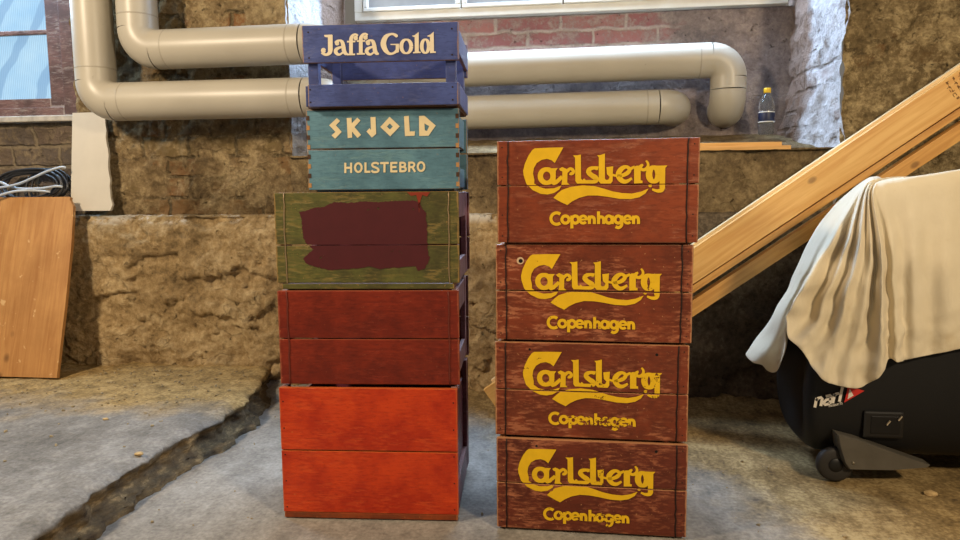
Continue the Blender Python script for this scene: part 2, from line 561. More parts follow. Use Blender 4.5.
sheet('floor_raised', slab_pt, 90, 260, M_slab)

# ================================================================== WALLS
def base_pt(x0, x1, z0, z1, ytop):
    def f(u, v):
        x = x0 + (x1 - x0) * u
        if v < 0.88:
            z = z0 + (z1 - z0) * v / 0.88
            y = 2.70
            n = fbm((x, 0, z), 3.0)
            d = 0.020 * n + 0.014 * fbm((x, 2, z), 10) + 0.007 * fbm((x, 7, z), 30)
            step = fbm((x * 0.9, 5, z * 1.2), 4.5)
            if step > 0.10: d += min(1.0, (step - 0.10) / 0.03) * 0.022     # where the top coat has come away
            y += d
            if v > 0.80: y += 0.03 * ((v - 0.80) / 0.08) ** 2
            return Vector((x, y, z))
        q = (v - 0.88) / 0.12
        return Vector((x, 2.73 + (ytop - 2.73) * q, z1 + 0.012 * q + 0.006 * fbm((x, q, 1), 15)))
    return f
sheet('wall_base', base_pt(-3.0, 0.42, -0.06, 0.752, 2.86), 380, 110, M_base)
sheet('wall_base_right', base_pt(0.42, 2.9, -0.06, 0.752, 2.86), 170, 70, M_base_dark)

def wall_pt(x0, x1, z0, z1, y0, a=1.0, seed=0):
    def f(u, v):
        x, z = x0 + (x1 - x0) * u, z0 + (z1 - z0) * v
        d = a * (0.014 * fbm((x, seed, z), 6) + 0.010 * fbm((x, seed + 3, z), 18) + 0.004 * fbm((x, seed + 5, z), 45))
        return Vector((x, y0 + d, z))
    return f
sheet('wall_left', wall_pt(-2.10, -1.13, 0.74, 2.7, 2.785), 110, 200, M_upper)
sheet('wall_below_window', wall_pt(-3.0, -2.09, 0.74, 1.185, 2.80, 0.8, 4), 60, 36, M_sidebrick)
sheet('wall_below_sill', wall_pt(-1.14, 1.06, 0.74, 1.0, 2.775, 0.7, 6), 130, 26, M_sill)
sheet('wall_right', wall_pt(1.035, 2.9, 0.70, 2.7, 2.75, 1.5, 8), 200, 210, M_rubble)
sheet('wall_back', wall_pt(-1.12, 1.10, 1.0, 1.664, 3.31, 0.25, 2), 100, 50, M_niche)
sheet('wall_back_above', wall_pt(-1.12, 1.10, 2.40, 2.7, 3.31, 0.25, 2), 10, 4, M_niche)
def jamb_r(u, v):
    z = 0.72 + 2.0 * v
    y = 2.745 + 0.60 * u
    x = 1.035 - 0.02 * u + 0.016 * fbm((0, y, z), 6) + 0.012 * fbm((3, y, z), 17)
    rub = max(0.0, (1.34 - z) / 0.34)
    x -= 0.10 * rub ** 1.5 * max(0, u - 0.25)             # rubble slumped in the corner
    return Vector((x, y, z))
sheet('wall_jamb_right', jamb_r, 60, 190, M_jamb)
def jamb_l(u, v):
    z = 0.98 + 1.74 * v
    y = 2.78 + 0.56 * u
    x = -1.135 + 0.07 * u + 0.008 * fbm((0, y, z), 8) + 0.005 * fbm((3, y, z), 24)
    return Vector((x, y, z))
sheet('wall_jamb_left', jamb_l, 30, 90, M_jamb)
def sill_pt(u, v):
    x, y = -1.14 + 2.24 * u, 2.755 + 0.57 * v
    z = 0.992 + 0.23 * max(0.0, v * 0.57 - 0.10) + 0.004 * fbm((x, y, 0), 9) + 0.003 * fbm((x, y, 4), 30)
    return Vector((x, y, z))
sheet('trim_1', sill_pt, 120, 40, M_sill)

# ------------------------------------------------------------------ window in the niche
M_cream = flat_mat('cream window paint', srgb(206, 202, 190), 0.5, var=0.06, scale=12)
def pane_mat(name, tint, strength, wire):
    k = NB(name)
    v = k.vec()
    n = k.noise(v, 6, 5, 0.6)
    c = k.mix(k.ramp(n, [(0.35, 0), (0.7, 1)]), tint, (0.50, 0.76, 0.95) if wire else (0.70, 0.76, 0.80))
    if wire:
        w = k.n('ShaderNodeTexWave', wave_type='BANDS', bands_direction='X')
        w.inputs['Scale'].default_value = 34
        w.inputs['Distortion'].default_value = 0.8
        k.l(v, w.inputs['Vector'])
        c = k.mix(k.math('MULTIPLY', k.ramp(w.outputs['Fac'], [(0.0, 1), (0.16, 0)]), 0.55), c, (0.10, 0.26, 0.44))
        d = k.n('ShaderNodeTexWave', wave_type='BANDS', bands_direction='X')
        d.inputs['Scale'].default_value = 1.7
        d.inputs['Distortion'].default_value = 1.6
        d.inputs['Detail Scale'].default_value = 3
        k.l(k.vec((1, 1, 1), rot=(0, R_(-28), 0), loc=(0.13, 0, 0)), d.inputs['Vector'])
        c = k.mix(k.math('MULTIPLY', k.ramp(d.outputs['Fac'], [(0.80, 0), (0.90, 1)]), 0.6), c, (0.18, 0.36, 0.60))  # broad slanting shadows tinted into the glowing glass
    k.l(c, k.b.inputs['Emission Color'])
    k.b.inputs['Emission Strength'].default_value = strength
    return k.done((0.04, 0.045, 0.05), 0.25)
M_pane_niche = pane_mat('frosted daylight pane', (0.46, 0.50, 0.56), 0.62, False)
M_pane_side = pane_mat('wired daylight pane', (0.36, 0.64, 0.90), 0.95, True)

win = tag(empty('window_1', (0.0, 3.31, 1.665)), kind='structure')
def part_box(name, lo, hi, mat, parent, bev=0.003):
    c = [(a + b) / 2 for a, b in zip(lo, hi)]
    s = [b - a for a, b in zip(lo, hi)]
    pl = parent.location if parent else Vector((0, 0, 0))
    return box(name, Vector(c) - pl, s, mat, parent, bev)
tag(part_box('window_frame', (-0.995, 3.27, 1.665), (0.985, 3.33, 1.703), M_cream, win), kind='structure')
tag(part_box('window_frame', (-0.995, 3.27, 1.703), (-0.955, 3.33, 2.40), M_cream, win), kind='structure')
tag(part_box('window_frame', (0.945, 3.27, 1.703), (0.985, 3.33, 2.40), M_cream, win), kind='structure')
tag(part_box('window_frame', (-0.995, 3.27, 2.40), (0.985, 3.33, 2.44), M_cream, win), kind='structure')
for i in range(4):
    x0 = -0.955 + 0.475 * i
    x1 = x0 + 0.475
    tag(part_box('sash', (x0 + 0.004, 3.262, 1.703), (x1 - 0.004, 3.30, 1.722), M_cream, win, 0.004), kind='structure')
    tag(part_box('sash', (x0 + 0.004, 3.262, 1.722), (x0 + 0.026, 3.30, 2.40), M_cream, win, 0.004), kind='structure')
    tag(part_box('sash', (x1 - 0.026, 3.262, 1.722), (x1 - 0.004, 3.30, 2.40), M_cream, win, 0.004), kind='structure')
    tag(part_box('window_pane', (x0 + 0.026, 3.284, 1.722), (x1 - 0.026, 3.290, 2.40), M_pane_niche, win, 0.0), kind='structure')

# ------------------------------------------------------------------ window on the left
M_brownframe = painted_wood('brown window paint', srgb(108, 78, 72), srgb(78, 56, 52), srgb(168, 156, 146), 0.35, 0.5, 0.55)
win2 = tag(empty('window_2', (-2.4, 2.82, 1.19)), kind='structure')
tag(part_box('window_frame', (-2.172, 2.80, 1.19), (-2.095, 2.88, 2.6), M_brownframe, win2), kind='structure')
tag(part_box('window_frame', (-3.0, 2.80, 1.19), (-2.172, 2.88, 1.232), M_brownframe, win2), kind='structure')
tag(part_box('sash', (-2.245, 2.815, 1.232), (-2.172, 2.86, 2.6), M_brownframe, win2), kind='structure')
tag(part_box('sash', (-3.0, 2.815, 1.232), (-2.245, 2.86, 1.272), M_brownframe, win2), kind='structure')
tag(part_box('glazing_bar', (-3.0, 2.82, 1.548), (-2.245, 2.85, 1.568), M_brownframe, win2, 0.004), kind='structure')
tag(part_box('window_pane', (-3.0, 2.836, 1.272), (-2.245, 2.842, 1.548), M_pane_side, win2, 0), kind='structure')
tag(part_box('window_pane', (-3.0, 2.836, 1.568), (-2.245, 2.842, 2.6), M_pane_side, win2, 0), kind='structure')
M_stone = flat_mat('pale sill stone', srgb(170, 164, 154), 0.85, var=0.25, scale=30)
box('trim_2', (-2.545, 2.80, 1.178), (0.91, 0.09, 0.026), M_stone, None, 0.005)['kind'] = 'structure'

# ================================================================== PIPES
k = NB('pipe jacket')
n = k.noise(k.vec(), 3, 4, 0.5)
c = k.mix(k.ramp(n, [(0.3, 0), (0.7, 1)]), srgb(168, 161, 146), srgb(180, 173, 157))
c = k.mix(k.math('MULTIPLY', k.ramp(k.noise(k.vec(), 48, 3, 0.6), [(0.70, 0), (0.76, 1)]), 0.35), c, srgb(130, 120, 104))
M_pipe = k.done(c, 0.38, spec=0.45)
M_seam = flat_mat('pipe joint tape', srgb(158, 151, 136), 0.45, var=0.05)
PR = 0.0765
def arc_corner(a, b, c, r, n=12):
    d1, d2 = (a - b).normalized(), (c - b).normalized()
    p, q = b + d1 * r, b + d2 * r
    o = b + (d1 + d2) * r
    out = []
    for i in range(n + 1):
        t = i / n * math.pi / 2
        out.append(o - d2 * r * math.cos(t) - d1 * r * math.sin(t))
    return p, q, out
def pipe(name, pts, label, group, radii=None):
    P = [Vector(p) for p in pts]
    base = empty(name, P[0])
    tag(base, label, 'pipe', group)
    cur = P[0]
    for i in range(1, len(P)):
        if i < len(P) - 1:
            p, q, arc = arc_corner(P[i - 1], P[i], P[i + 1], PR * 1.06)
            tube('pipe_section', [x - base.location for x in (cur, p)], PR, M_pipe, base, 40, cap=False)
            tube('elbow', [x - base.location for x in arc], PR, M_pipe, base, 40, cap=False)
            d1, d2 = (P[i - 1] - P[i]).normalized(), (P[i + 1] - P[i]).normalized()
            for s, d, ln in ((p, d1, (p - cur).length), (q, d2, (P[i + 1] - P[i]).length)):
                if ln < 0.3: continue
                s2 = s + d * 0.05
                tube('joint_seam', [s2 + d * e - base.location for e in (-0.004, -0.0015, 0.0015, 0.004)], [PR - 0.0004, PR + 0.0006, PR + 0.0006, PR - 0.0004], M_seam, base, 40, cap=False)
            cur = q
        else:
            tube('pipe_section', [x - base.location for x in (cur, P[i])], PR, M_pipe, base, 40, cap=False)
    return base
pipe('insulated_pipe', [(-1.701, 2.64, 2.7), (-1.701, 2.64, 1.422), (-0.93, 2.64, 1.424), (-0.93, 3.2, 1.405), (0.723, 3.2, 1.416), (0.723, 3.2, 1.205), (0.742, 3.42, 1.205)],
     'upper cream insulated pipe that bends down beside the plastic bottle', 'insulated heating pipes')
pipe('insulated_pipe', [(-1.897, 2.64, 2.7), (-1.897, 2.64, 1.222), (-0.93, 2.64, 1.219), (-0.93, 3.2, 1.210), (0.50, 3.2, 1.218), (0.50, 3.42, 1.218)],
     'lower cream insulated pipe with a rounded end, running below the other pipe', 'insulated heating pipes')

# ================================================================== LETTERING
GLYPHS = {"carlsberg":[["p",[[-1444,2241],[-1115,2252],[-768,2253],[-969,1893],[-1046,1957],[-1153,1992],[-1279,1971],[-1396,1896],[-1464,1775],[-1484,1649],[-1451,1503],[-1454,1416],[-1337,1333],[-1181,1289],[-987,1299],[-812,1359],[-862,1266],[-986,1186],[-1142,1153],[-1298,1169],[-1494,1261],[-1643,1410],[-1709,1614],[-1719,1720],[-1679,1885],[-1591,2076],[-1503,2200]]],["s",[[-1007,1585,128],[-1018,1646,126],[-1051,1698,120],[-1100,1733,111],[-1158,1745,101],[-1216,1734,111],[-1266,1701,120],[-1298,1650,126],[-1310,1589,128],[-1298,1528,126],[-1265,1476,121],[-1216,1441,112],[-1158,1428,101],[-1100,1440,111],[-1051,1474,120],[-1018,1525,126],[-1007,1585,128]]],["p",[[-1065,1769],[-901,1771],[-945,1704],[-948,1488],[-823,1602],[-765,1534],[-909,1400],[-996,1368],[-1080,1431]]],["p",[[-868,1753],[-795,1794],[-694,1750],[-669,1696],[-674,1427],[-619,1378],[-812,1374],[-794,1505],[-790,1688],[-843,1714]]],["s",[[-717,1639,58],[-669,1706,77],[-602,1753,69],[-544,1718,77],[-534,1666,77],[-582,1634,77],[-621,1642,58]]],["p",[[-546,2062],[-441,2062],[-361,2078],[-351,1519],[-320,1480],[-282,1522],[-236,1479],[-235,1401],[-446,1403],[-485,1463],[-496,2008]]],["s",[[48,1753,84],[-48,1764,76],[-143,1742,99],[-180,1674,118],[-113,1597,114],[-17,1534,126],[3,1476,114],[-54,1443,88],[-178,1440,80],[-331,1442,80]]],["p",[[-29,1792],[43,1795],[6,1706],[-38,1726]]],["p",[[16,2053],[101,2063],[196,2091],[202,1512],[231,1479],[282,1488],[312,1549],[248,1613],[233,1775],[392,1796],[381,1621],[475,1595],[476,1543],[381,1564],[381,1453],[340,1394],[104,1397],[60,1447],[55,2010]]],["s",[[485,1570,57],[598,1580,83],[710,1630,98],[769,1714,90],[699,1776,75],[605,1751,105],[522,1651,128],[527,1546,132],[600,1454,109],[704,1440,86],[821,1514,53]]],["s",[[762,1705,75],[812,1742,67],[886,1779,56]]],["p",[[868,1713],[877,1773],[914,1799],[998,1802],[1019,1749],[1022,1464],[1065,1452],[1066,1397],[873,1390]]],["s",[[990,1721,75],[1022,1786,82],[1072,1827,41]]],["s",[[1008,1739,82],[1065,1703,71],[1139,1718,82],[1183,1784,67],[1178,1859,56],[1136,1913,41]]],["s",[[1426,1592,148],[1416,1653,144],[1392,1706,132],[1357,1741,114],[1315,1754,93],[1274,1742,114],[1240,1708,132],[1217,1656,144],[1210,1595,149],[1219,1533,145],[1244,1480,132],[1279,1445,114],[1321,1432,93],[1362,1444,114],[1396,1479,132],[1419,1530,144],[1426,1592,148]]],["p",[[1361,1793],[1623,1796],[1575,1740],[1578,1269],[1454,1270],[1440,1742]]],["s",[[1519,1298,122],[1498,1231,104],[1399,1213,74],[1287,1253,45]]],["s",[[1263,1333,41],[1257,1343,41],[1242,1348,41],[1228,1344,41],[1222,1333,41],[1228,1322,41],[1243,1318,41],[1257,1322,41],[1263,1333,41]]],["p",[[-1000,1072],[-904,1173],[-802,1256],[-600,1324],[-312,1361],[-25,1335],[147,1287],[376,1213],[604,1170],[830,1157],[1026,1195],[1207,1270],[1139,1160],[1000,1070],[804,1028],[549,1036],[264,1087],[35,1118],[-195,1120],[-396,1067],[-554,987],[-670,900],[-830,974]]]],"copenhagen":[["s",[[-836,683,73],[-868,703,73],[-905,713,73],[-943,713,73],[-979,702,73],[-1011,682,73],[-1036,653,73],[-1051,618,73],[-1057,580,73],[-1051,542,73],[-1035,508,73],[-1011,479,73],[-979,458,73],[-942,446,73],[-904,446,73],[-868,456,73],[-835,476,73]]],["s",[[-628,555,73],[-634,588,73],[-653,615,73],[-680,634,73],[-712,640,73],[-745,634,73],[-772,616,73],[-790,588,73],[-797,556,73],[-790,523,73],[-771,496,73],[-744,477,73],[-712,471,73],[-679,477,73],[-652,495,73],[-634,523,73],[-628,555,73]]],["s",[[-401,554,72],[-407,587,72],[-424,614,72],[-450,633,72],[-480,639,72],[-510,633,72],[-535,615,73],[-552,587,73],[-558,555,73],[-552,522,73],[-535,495,73],[-509,476,73],[-479,470,73],[-449,476,72],[-424,495,72],[-407,522,72],[-401,554,72]]],["s",[[-561,649,73],[-560,344,73]]],["s",[[-213,554,66],[-218,583,66],[-233,608,66],[-254,627,66],[-281,637,66],[-309,637,66],[-335,627,66],[-357,609,66],[-370,583,67],[-375,554,67],[-370,525,67],[-356,500,67],[-334,481,67],[-308,471,67],[-279,471,66],[-253,481,66],[-232,499,66]]],["s",[[-375,551,46],[-184,559,46]]],["s",[[816,550,65],[811,579,65],[797,604,65],[776,623,65],[750,633,65],[722,633,65],[696,623,65],[675,604,65],[662,579,65],[657,551,65],[663,522,65],[677,497,65],[698,478,65],[724,468,65],[752,468,65],[778,478,65],[799,496,65]]],["s",[[657,548,45],[845,556,45]]],["s",[[-151,647,72],[-149,449,72]]],["s",[[-150,542,72],[-133,600,72],[-98,617,72],[-52,600,72],[-34,541,72],[-34,448,72]]],["s",[[61,744,72],[64,448,72]]],["s",[[63,541,72],[80,599,72],[114,616,72],[166,599,72],[184,541,72],[185,448,72]]],["s",[[872,642,71],[875,446,71]]],["s",[[873,538,71],[889,596,71],[923,613,71],[968,596,71],[986,538,71],[988,446,71]]],["s",[[378,552,71],[372,584,71],[356,611,71],[331,629,71],[303,636,71],[275,630,71],[251,612,71],[235,584,72],[230,552,72],[236,520,72],[252,493,72],[276,474,72],[305,468,71],[333,474,71],[357,492,71],[373,519,71],[378,552,71]]],["s",[[383,644,71],[385,447,71]]],["s",[[595,551,71],[589,583,71],[572,610,71],[548,629,71],[520,635,71],[492,629,71],[468,611,71],[452,584,71],[447,551,71],[453,519,71],[469,492,71],[493,474,71],[522,467,71],[550,473,71],[574,492,71],[590,519,71],[595,551,71]]],["s",[[599,643,71],[605,452,71],[580,389,71],[523,360,71],[460,383,71]]]],"jaffa":[["p",[[-1347,1726],[-1151,1731],[-1137,1717],[-1145,1360],[-1261,1363],[-1254,1666],[-1330,1679]]],["s",[[-1202,1396,114],[-1217,1319,100],[-1282,1269,68],[-1353,1276,64],[-1414,1324,71]]],["s",[[-1343,1365,61],[-1348,1382,61],[-1363,1393,61],[-1381,1393,61],[-1397,1383,61],[-1403,1366,61],[-1398,1349,61],[-1383,1338,61],[-1365,1338,61],[-1349,1348,61],[-1343,1365,61]]],["s",[[-1006,1527,57],[-1011,1542,57],[-1024,1552,57],[-1040,1552,57],[-1054,1543,57],[-1059,1529,57],[-1055,1513,57],[-1042,1504,57],[-1025,1504,57],[-1011,1512,57],[-1006,1527,57]]],["s",[[-1086,1538,44],[-1040,1576,46],[-977,1590,46],[-913,1556,85],[-884,1457,99],[-872,1354,103],[-835,1285,85],[-779,1267,39]]],["s",[[-902,1440,46],[-983,1421,60],[-1055,1384,85],[-1075,1328,93],[-1032,1272,71],[-970,1263,50],[-897,1312,46]]],["s",[[-252,1513,57],[-257,1529,57],[-270,1538,57],[-287,1538,57],[-300,1530,57],[-306,1515,57],[-301,1500,57],[-288,1490,57],[-271,1490,57],[-258,1499,57],[-252,1513,57]]],["s",[[-332,1524,44],[-287,1562,46],[-224,1576,46],[-160,1542,85],[-131,1443,99],[-119,1341,102],[-82,1272,85],[-26,1254,39]]],["s",[[-149,1426,46],[-229,1408,60],[-301,1370,85],[-320,1315,92],[-277,1259,71],[-215,1249,50],[-143,1299,46]]],["s",[[-703,1243,92],[-694,1558,92],[-683,1642,89],[-637,1705,60],[-574,1721,46],[-522,1689,46]]],["s",[[-550,1636,57],[-555,1651,57],[-568,1660,57],[-584,1661,57],[-598,1652,57],[-603,1637,57],[-598,1622,57],[-585,1612,57],[-569,1612,57],[-555,1621,57],[-550,1636,57]]],["s",[[-792,1556,39],[-588,1557,39]]],["s",[[-801,1257,39],[-602,1256,39]]],["s",[[-463,1252,92],[-455,1566,92],[-443,1650,88],[-397,1713,60],[-335,1729,46],[-283,1697,46]]],["s",[[-311,1644,57],[-316,1659,57],[-329,1668,57],[-345,1668,57],[-358,1660,57],[-364,1645,57],[-359,1630,57],[-346,1620,57],[-330,1620,57],[-316,1629,57],[-311,1644,57]]],["s",[[-552,1564,39],[-348,1565,39]]],["s",[[-561,1266,39],[-362,1265,39]]],["s",[[431,1638,42],[403,1667,74],[330,1706,53],[242,1698,60],[153,1645,106],[98,1544,130],[92,1451,134],[137,1340,113],[214,1262,71],[294,1252,53],[374,1289,63],[428,1342,88]]],["p",[[258,1478],[466,1480],[462,1287],[408,1266],[383,1326],[386,1448],[263,1456]]],["s",[[760,1411,95],[752,1472,91],[727,1524,79],[689,1559,62],[644,1572,42],[598,1561,62],[558,1528,79],[531,1477,91],[521,1416,95],[529,1355,91],[553,1303,79],[592,1268,62],[637,1255,42],[683,1266,62],[722,1299,79],[749,1350,91],[760,1411,95]]],["p",[[782,1658],[847,1670],[945,1740],[940,1289],[985,1279],[985,1252],[799,1249],[799,1276],[843,1286],[846,1623],[794,1641]]],["s",[[1180,1406,91],[1175,1466,87],[1157,1517,77],[1131,1551,61],[1099,1563,42],[1066,1552,61],[1039,1519,77],[1020,1469,87],[1012,1410,91],[1017,1351,87],[1035,1300,77],[1061,1266,61],[1093,1253,42],[1126,1264,61],[1154,1297,77],[1173,1347,87],[1180,1406,91]]],["p",[[1149,1650],[1223,1675],[1304,1737],[1304,1289],[1349,1278],[1349,1249],[1207,1245],[1213,1620],[1156,1629]]]],"skjold":[["c",[[-1119,1797],[-1043,1726],[-1148,1623],[-1009,1462],[-1179,1298],[-1267,1381],[-1165,1464],[-1316,1626]]],["c",[[-874,1793],[-754,1800],[-752,1664],[-611,1800],[-532,1730],[-686,1573],[-527,1382],[-619,1308],[-752,1467],[-750,1321],[-864,1308]]],["c",[[-283,1807],[-158,1811],[-151,1400],[-260,1314],[-391,1461],[-314,1541],[-279,1500]]],["c",[[547,1817],[665,1827],[681,1446],[811,1450],[798,1343],[561,1338]]],["h",[[192,1808],[438,1574],[196,1337],[-46,1566]],[[191,1647],[266,1573],[193,1502],[121,1573]]],["h",[[916,1817],[1048,1821],[1324,1581],[1143,1338],[913,1336]],[[1045,1637],[1162,1569],[1107,1451],[1054,1470]]]],"holstebro":[["s",[[-941,708,52],[-949,457,52]]],["s",[[-796,708,52],[-803,458,52]]],["s",[[-945,584,52],[-800,585,52]]],["s",[[-536,585,52],[-541,625,52],[-558,659,52],[-584,682,52],[-615,691,52],[-646,683,52],[-673,661,52],[-692,627,52],[-699,586,52],[-694,546,52],[-677,512,52],[-652,489,52],[-621,480,52],[-589,488,52],[-562,510,52],[-543,544,52],[-536,585,52]]],["s",[[-436,710,52],[-443,459,52]]],["s",[[-442,481,52],[-320,482,52]]],["s",[[-108,660,52],[-140,689,52],[-196,696,52],[-252,681,52],[-271,641,52],[-235,602,52],[-162,573,52],[-115,530,52],[-134,486,52],[-201,471,52],[-260,482,52],[-289,515,52]]],["s",[[-70,689,52],[144,690,52]]],["s",[[38,711,52],[32,462,52]]],["s",[[207,712,52],[202,463,52]]],["s",[[207,690,52],[358,691,52]]],["s",[[205,589,52],[334,590,52]]],["s",[[202,484,52],[354,485,52]]],["s",[[432,713,52],[427,464,52]]],["s",[[432,691,52],[520,688,52],[552,649,52],[518,594,52],[430,590,52]]],["s",[[430,590,52],[533,583,52],[565,533,52],[531,489,52],[427,485,52]]],["s",[[653,714,51],[648,465,52]]],["s",[[653,692,51],[744,689,51],[780,646,51],[742,588,51],[650,584,52]]],["s",[[724,592,51],[795,465,51]]],["s",[[1025,592,51],[1020,632,51],[1003,666,51],[977,689,51],[947,697,51],[916,689,51],[889,667,51],[871,633,51],[864,593,51],[869,553,51],[886,519,51],[912,496,51],[943,488,51],[974,495,51],[1000,518,51],[1019,552,51],[1025,592,51]]]],"patch":[["p",[[-1650,1834],[-1662,1878],[-1671,1918],[-1695,1972],[-1656,1965],[-1612,1974],[-1576,1980],[-1540,1978],[-1503,1997],[-1470,2010],[-1435,2012],[-1400,2038],[-1370,2042],[-1330,2055],[-1295,2067],[-1260,2072],[-1227,2074],[-1191,2081],[-1152,2069],[-1123,2076],[-1081,2084],[-1048,2086],[-1015,2102],[-983,2120],[-947,2140],[-913,2155],[-878,2170],[-846,2167],[-811,2197],[-777,2203],[-741,2194],[-704,2199],[-671,2186],[-630,2203],[-599,2197],[-559,2181],[-523,2191],[-482,2174],[-447,2172],[-409,2176],[-371,2192],[-337,2196],[-302,2180],[-263,2183],[-229,2194],[-189,2192],[-156,2209],[-117,2215],[-76,2206],[-42,2212],[-4,2212],[32,2211],[72,2206],[104,2209],[139,2199],[182,2201],[215,2189],[251,2198],[284,2197],[326,2184],[361,2195],[396,2195],[432,2205],[461,2194],[501,2214],[533,2206],[571,2206],[604,2208],[639,2216],[673,2214],[712,2209],[746,2226],[780,2216],[820,2217],[851,2221],[891,2215],[924,2220],[964,2223],[1000,2218],[1032,2228],[1073,2224],[1104,2218],[1142,2220],[1180,2233],[1211,2223],[1255,2217],[1294,2197],[1328,2183],[1379,2172],[1378,2130],[1393,2087],[1422,2042],[1419,2016],[1472,1984],[1483,1952],[1525,1914],[1520,1877],[1519,1833],[1508,1791],[1508,1747],[1521,1707],[1532,1668],[1539,1637],[1543,1601],[1546,1562],[1522,1526],[1531,1485],[1550,1450],[1541,1418],[1546,1377],[1533,1346],[1539,1310],[1533,1269],[1538,1239],[1525,1203],[1547,1167],[1548,1122],[1546,1090],[1531,1046],[1542,1009],[1551,969],[1566,926],[1553,888],[1564,848],[1601,815],[1583,773],[1572,733],[1555,698],[1545,657],[1510,623],[1486,590],[1484,555],[1452,516],[1420,514],[1390,499],[1356,493],[1319,478],[1286,472],[1267,510],[1251,545],[1236,590],[1197,582],[1165,589],[1134,577],[1098,583],[1058,574],[1022,579],[991,578],[957,572],[921,567],[881,566],[845,555],[815,550],[775,549],[746,549],[704,560],[669,558],[638,555],[605,548],[569,535],[533,542],[498,532],[458,542],[412,523],[377,527],[334,508],[296,527],[263,533],[222,544],[185,555],[145,568],[114,577],[75,582],[36,587],[-2,574],[-42,569],[-76,552],[-121,556],[-153,544],[-194,540],[-232,530],[-268,534],[-302,526],[-335,538],[-374,532],[-408,533],[-442,520],[-481,513],[-514,519],[-552,517],[-587,523],[-624,526],[-657,515],[-693,517],[-725,508],[-764,509],[-796,500],[-833,508],[-871,490],[-908,497],[-941,499],[-975,493],[-1015,501],[-1051,517],[-1081,529],[-1121,536],[-1156,535],[-1188,536],[-1229,559],[-1263,557],[-1296,575],[-1336,580],[-1368,595],[-1405,609],[-1434,617],[-1473,624],[-1510,647],[-1547,663],[-1566,664],[-1581,705],[-1603,746],[-1630,787],[-1599,815],[-1575,841],[-1541,865],[-1517,881],[-1490,912],[-1460,945],[-1425,959],[-1388,993],[-1355,1023],[-1382,1033],[-1411,1059],[-1447,1096],[-1476,1118],[-1503,1142],[-1534,1173],[-1562,1211],[-1560,1243],[-1581,1275],[-1616,1309],[-1599,1341],[-1612,1378],[-1605,1414],[-1621,1449],[-1616,1487],[-1624,1523],[-1633,1553],[-1635,1587],[-1615,1627],[-1638,1664],[-1634,1711],[-1625,1752],[-1635,1789]]]]}
def lettering(key, mat, parent, y, scale=1.0, dx=0.0, dz=0.0, seams=(), name='lettering', gap=0.0012):
    bm = bmesh.new()
    def poly(contours):
        cs = [[Vector((a * 1e-4, 0, b * 1e-4)) for a, b in c] for c in contours]
        flat = [p for c in cs for p in c]
        vs_ = [bm.verts.new(p) for p in flat]
        for t in tessellate_polygon(cs):
            try: bm.faces.new([vs_[i] for i in t])
            except ValueError: pass
    def stroke(pts):
        P = catmull([(a * 1e-4, b * 1e-4, w * 1e-4) for a, b, w in pts], 3 if len(pts) > 2 else 1)
        L = []
        n = len(P)
        for i in range(n):
            d = P[min(i + 1, n - 1)] - P[max(i - 1, 0)]
            d = Vector((d.x, d.y)).normalized() if (abs(d.x) + abs(d.y)) > 1e-9 else Vector((1, 0))
            nn = Vector((-d.y, d.x)) * P[i].z / 2
            L.append((bm.verts.new((P[i].x + nn.x, 0, P[i].y + nn.y)), bm.verts.new((P[i].x - nn.x, 0, P[i].y - nn.y))))
        for (a, b), (c_, d_) in zip(L, L[1:]):
            bm.faces.new((a, b, d_, c_))
    done_ = set()
    for gi, g in enumerate(GLYPHS[key]):
        if g[0] == 'p': 
            loop = [(p[0], p[1]) for p in g[1]]
            poly([loop])
        elif g[0] == 'c': poly([g[1]])
        elif g[0] == 'h': poly([g[1], g[2]])
        else: stroke(g[1])
        for v in bm.verts:
            if v not in done_:
                v.co.y = -2e-5 * gi                        # later brush strokes lie over earlier ones
                done_.add(v)
    for v in bm.verts:
        v.co = Vector((v.co.x * scale + dx, v.co.y, v.co.z * scale + dz))
    for z in seams:                                         # paint breaks at the joint between two boards
        halves = []
        for sgn in (1, -1):
            b2 = bm.copy()
            bmesh.ops.bisect_plane(b2, geom=b2.verts[:] + b2.edges[:] + b2.faces[:], plane_co=(0, 0, z + sgn * gap), plane_no=(0, 0, sgn), clear_inner=True)
            halves.append(b2)
        bm.free()
        bm = halves[0]
        me = bpy.data.meshes.new('t')
        halves[1].to_mesh(me)
        halves[1].free()
        bm.from_mesh(me)
        bpy.data.meshes.remove(me)
    bmesh.ops.triangulate(bm, faces=bm.faces)
    for f in bm.faces:
        f.normal_update()
        if f.normal.y > 0: f.normal_flip()
    o = from_bm(name, bm, mat, parent)
    o.location = (0, y, 0)
    return o

# ================================================================== CRATES
M_nail = flat_mat('rusty nail', srgb(52, 38, 30), 0.6, 0.5)
M_wire_dark = flat_mat('dark binding wire', srgb(40, 28, 24), 0.6, 0.4)
M_wire_tan = flat_mat('dull binding wire', srgb(150, 128, 98), 0.5, 0.5)
M_wire_red = flat_mat('painted binding wire', srgb(112, 52, 40), 0.5, 0.3)
M_hole = flat_mat('hole shadow', srgb(12, 9, 7), 0.9)

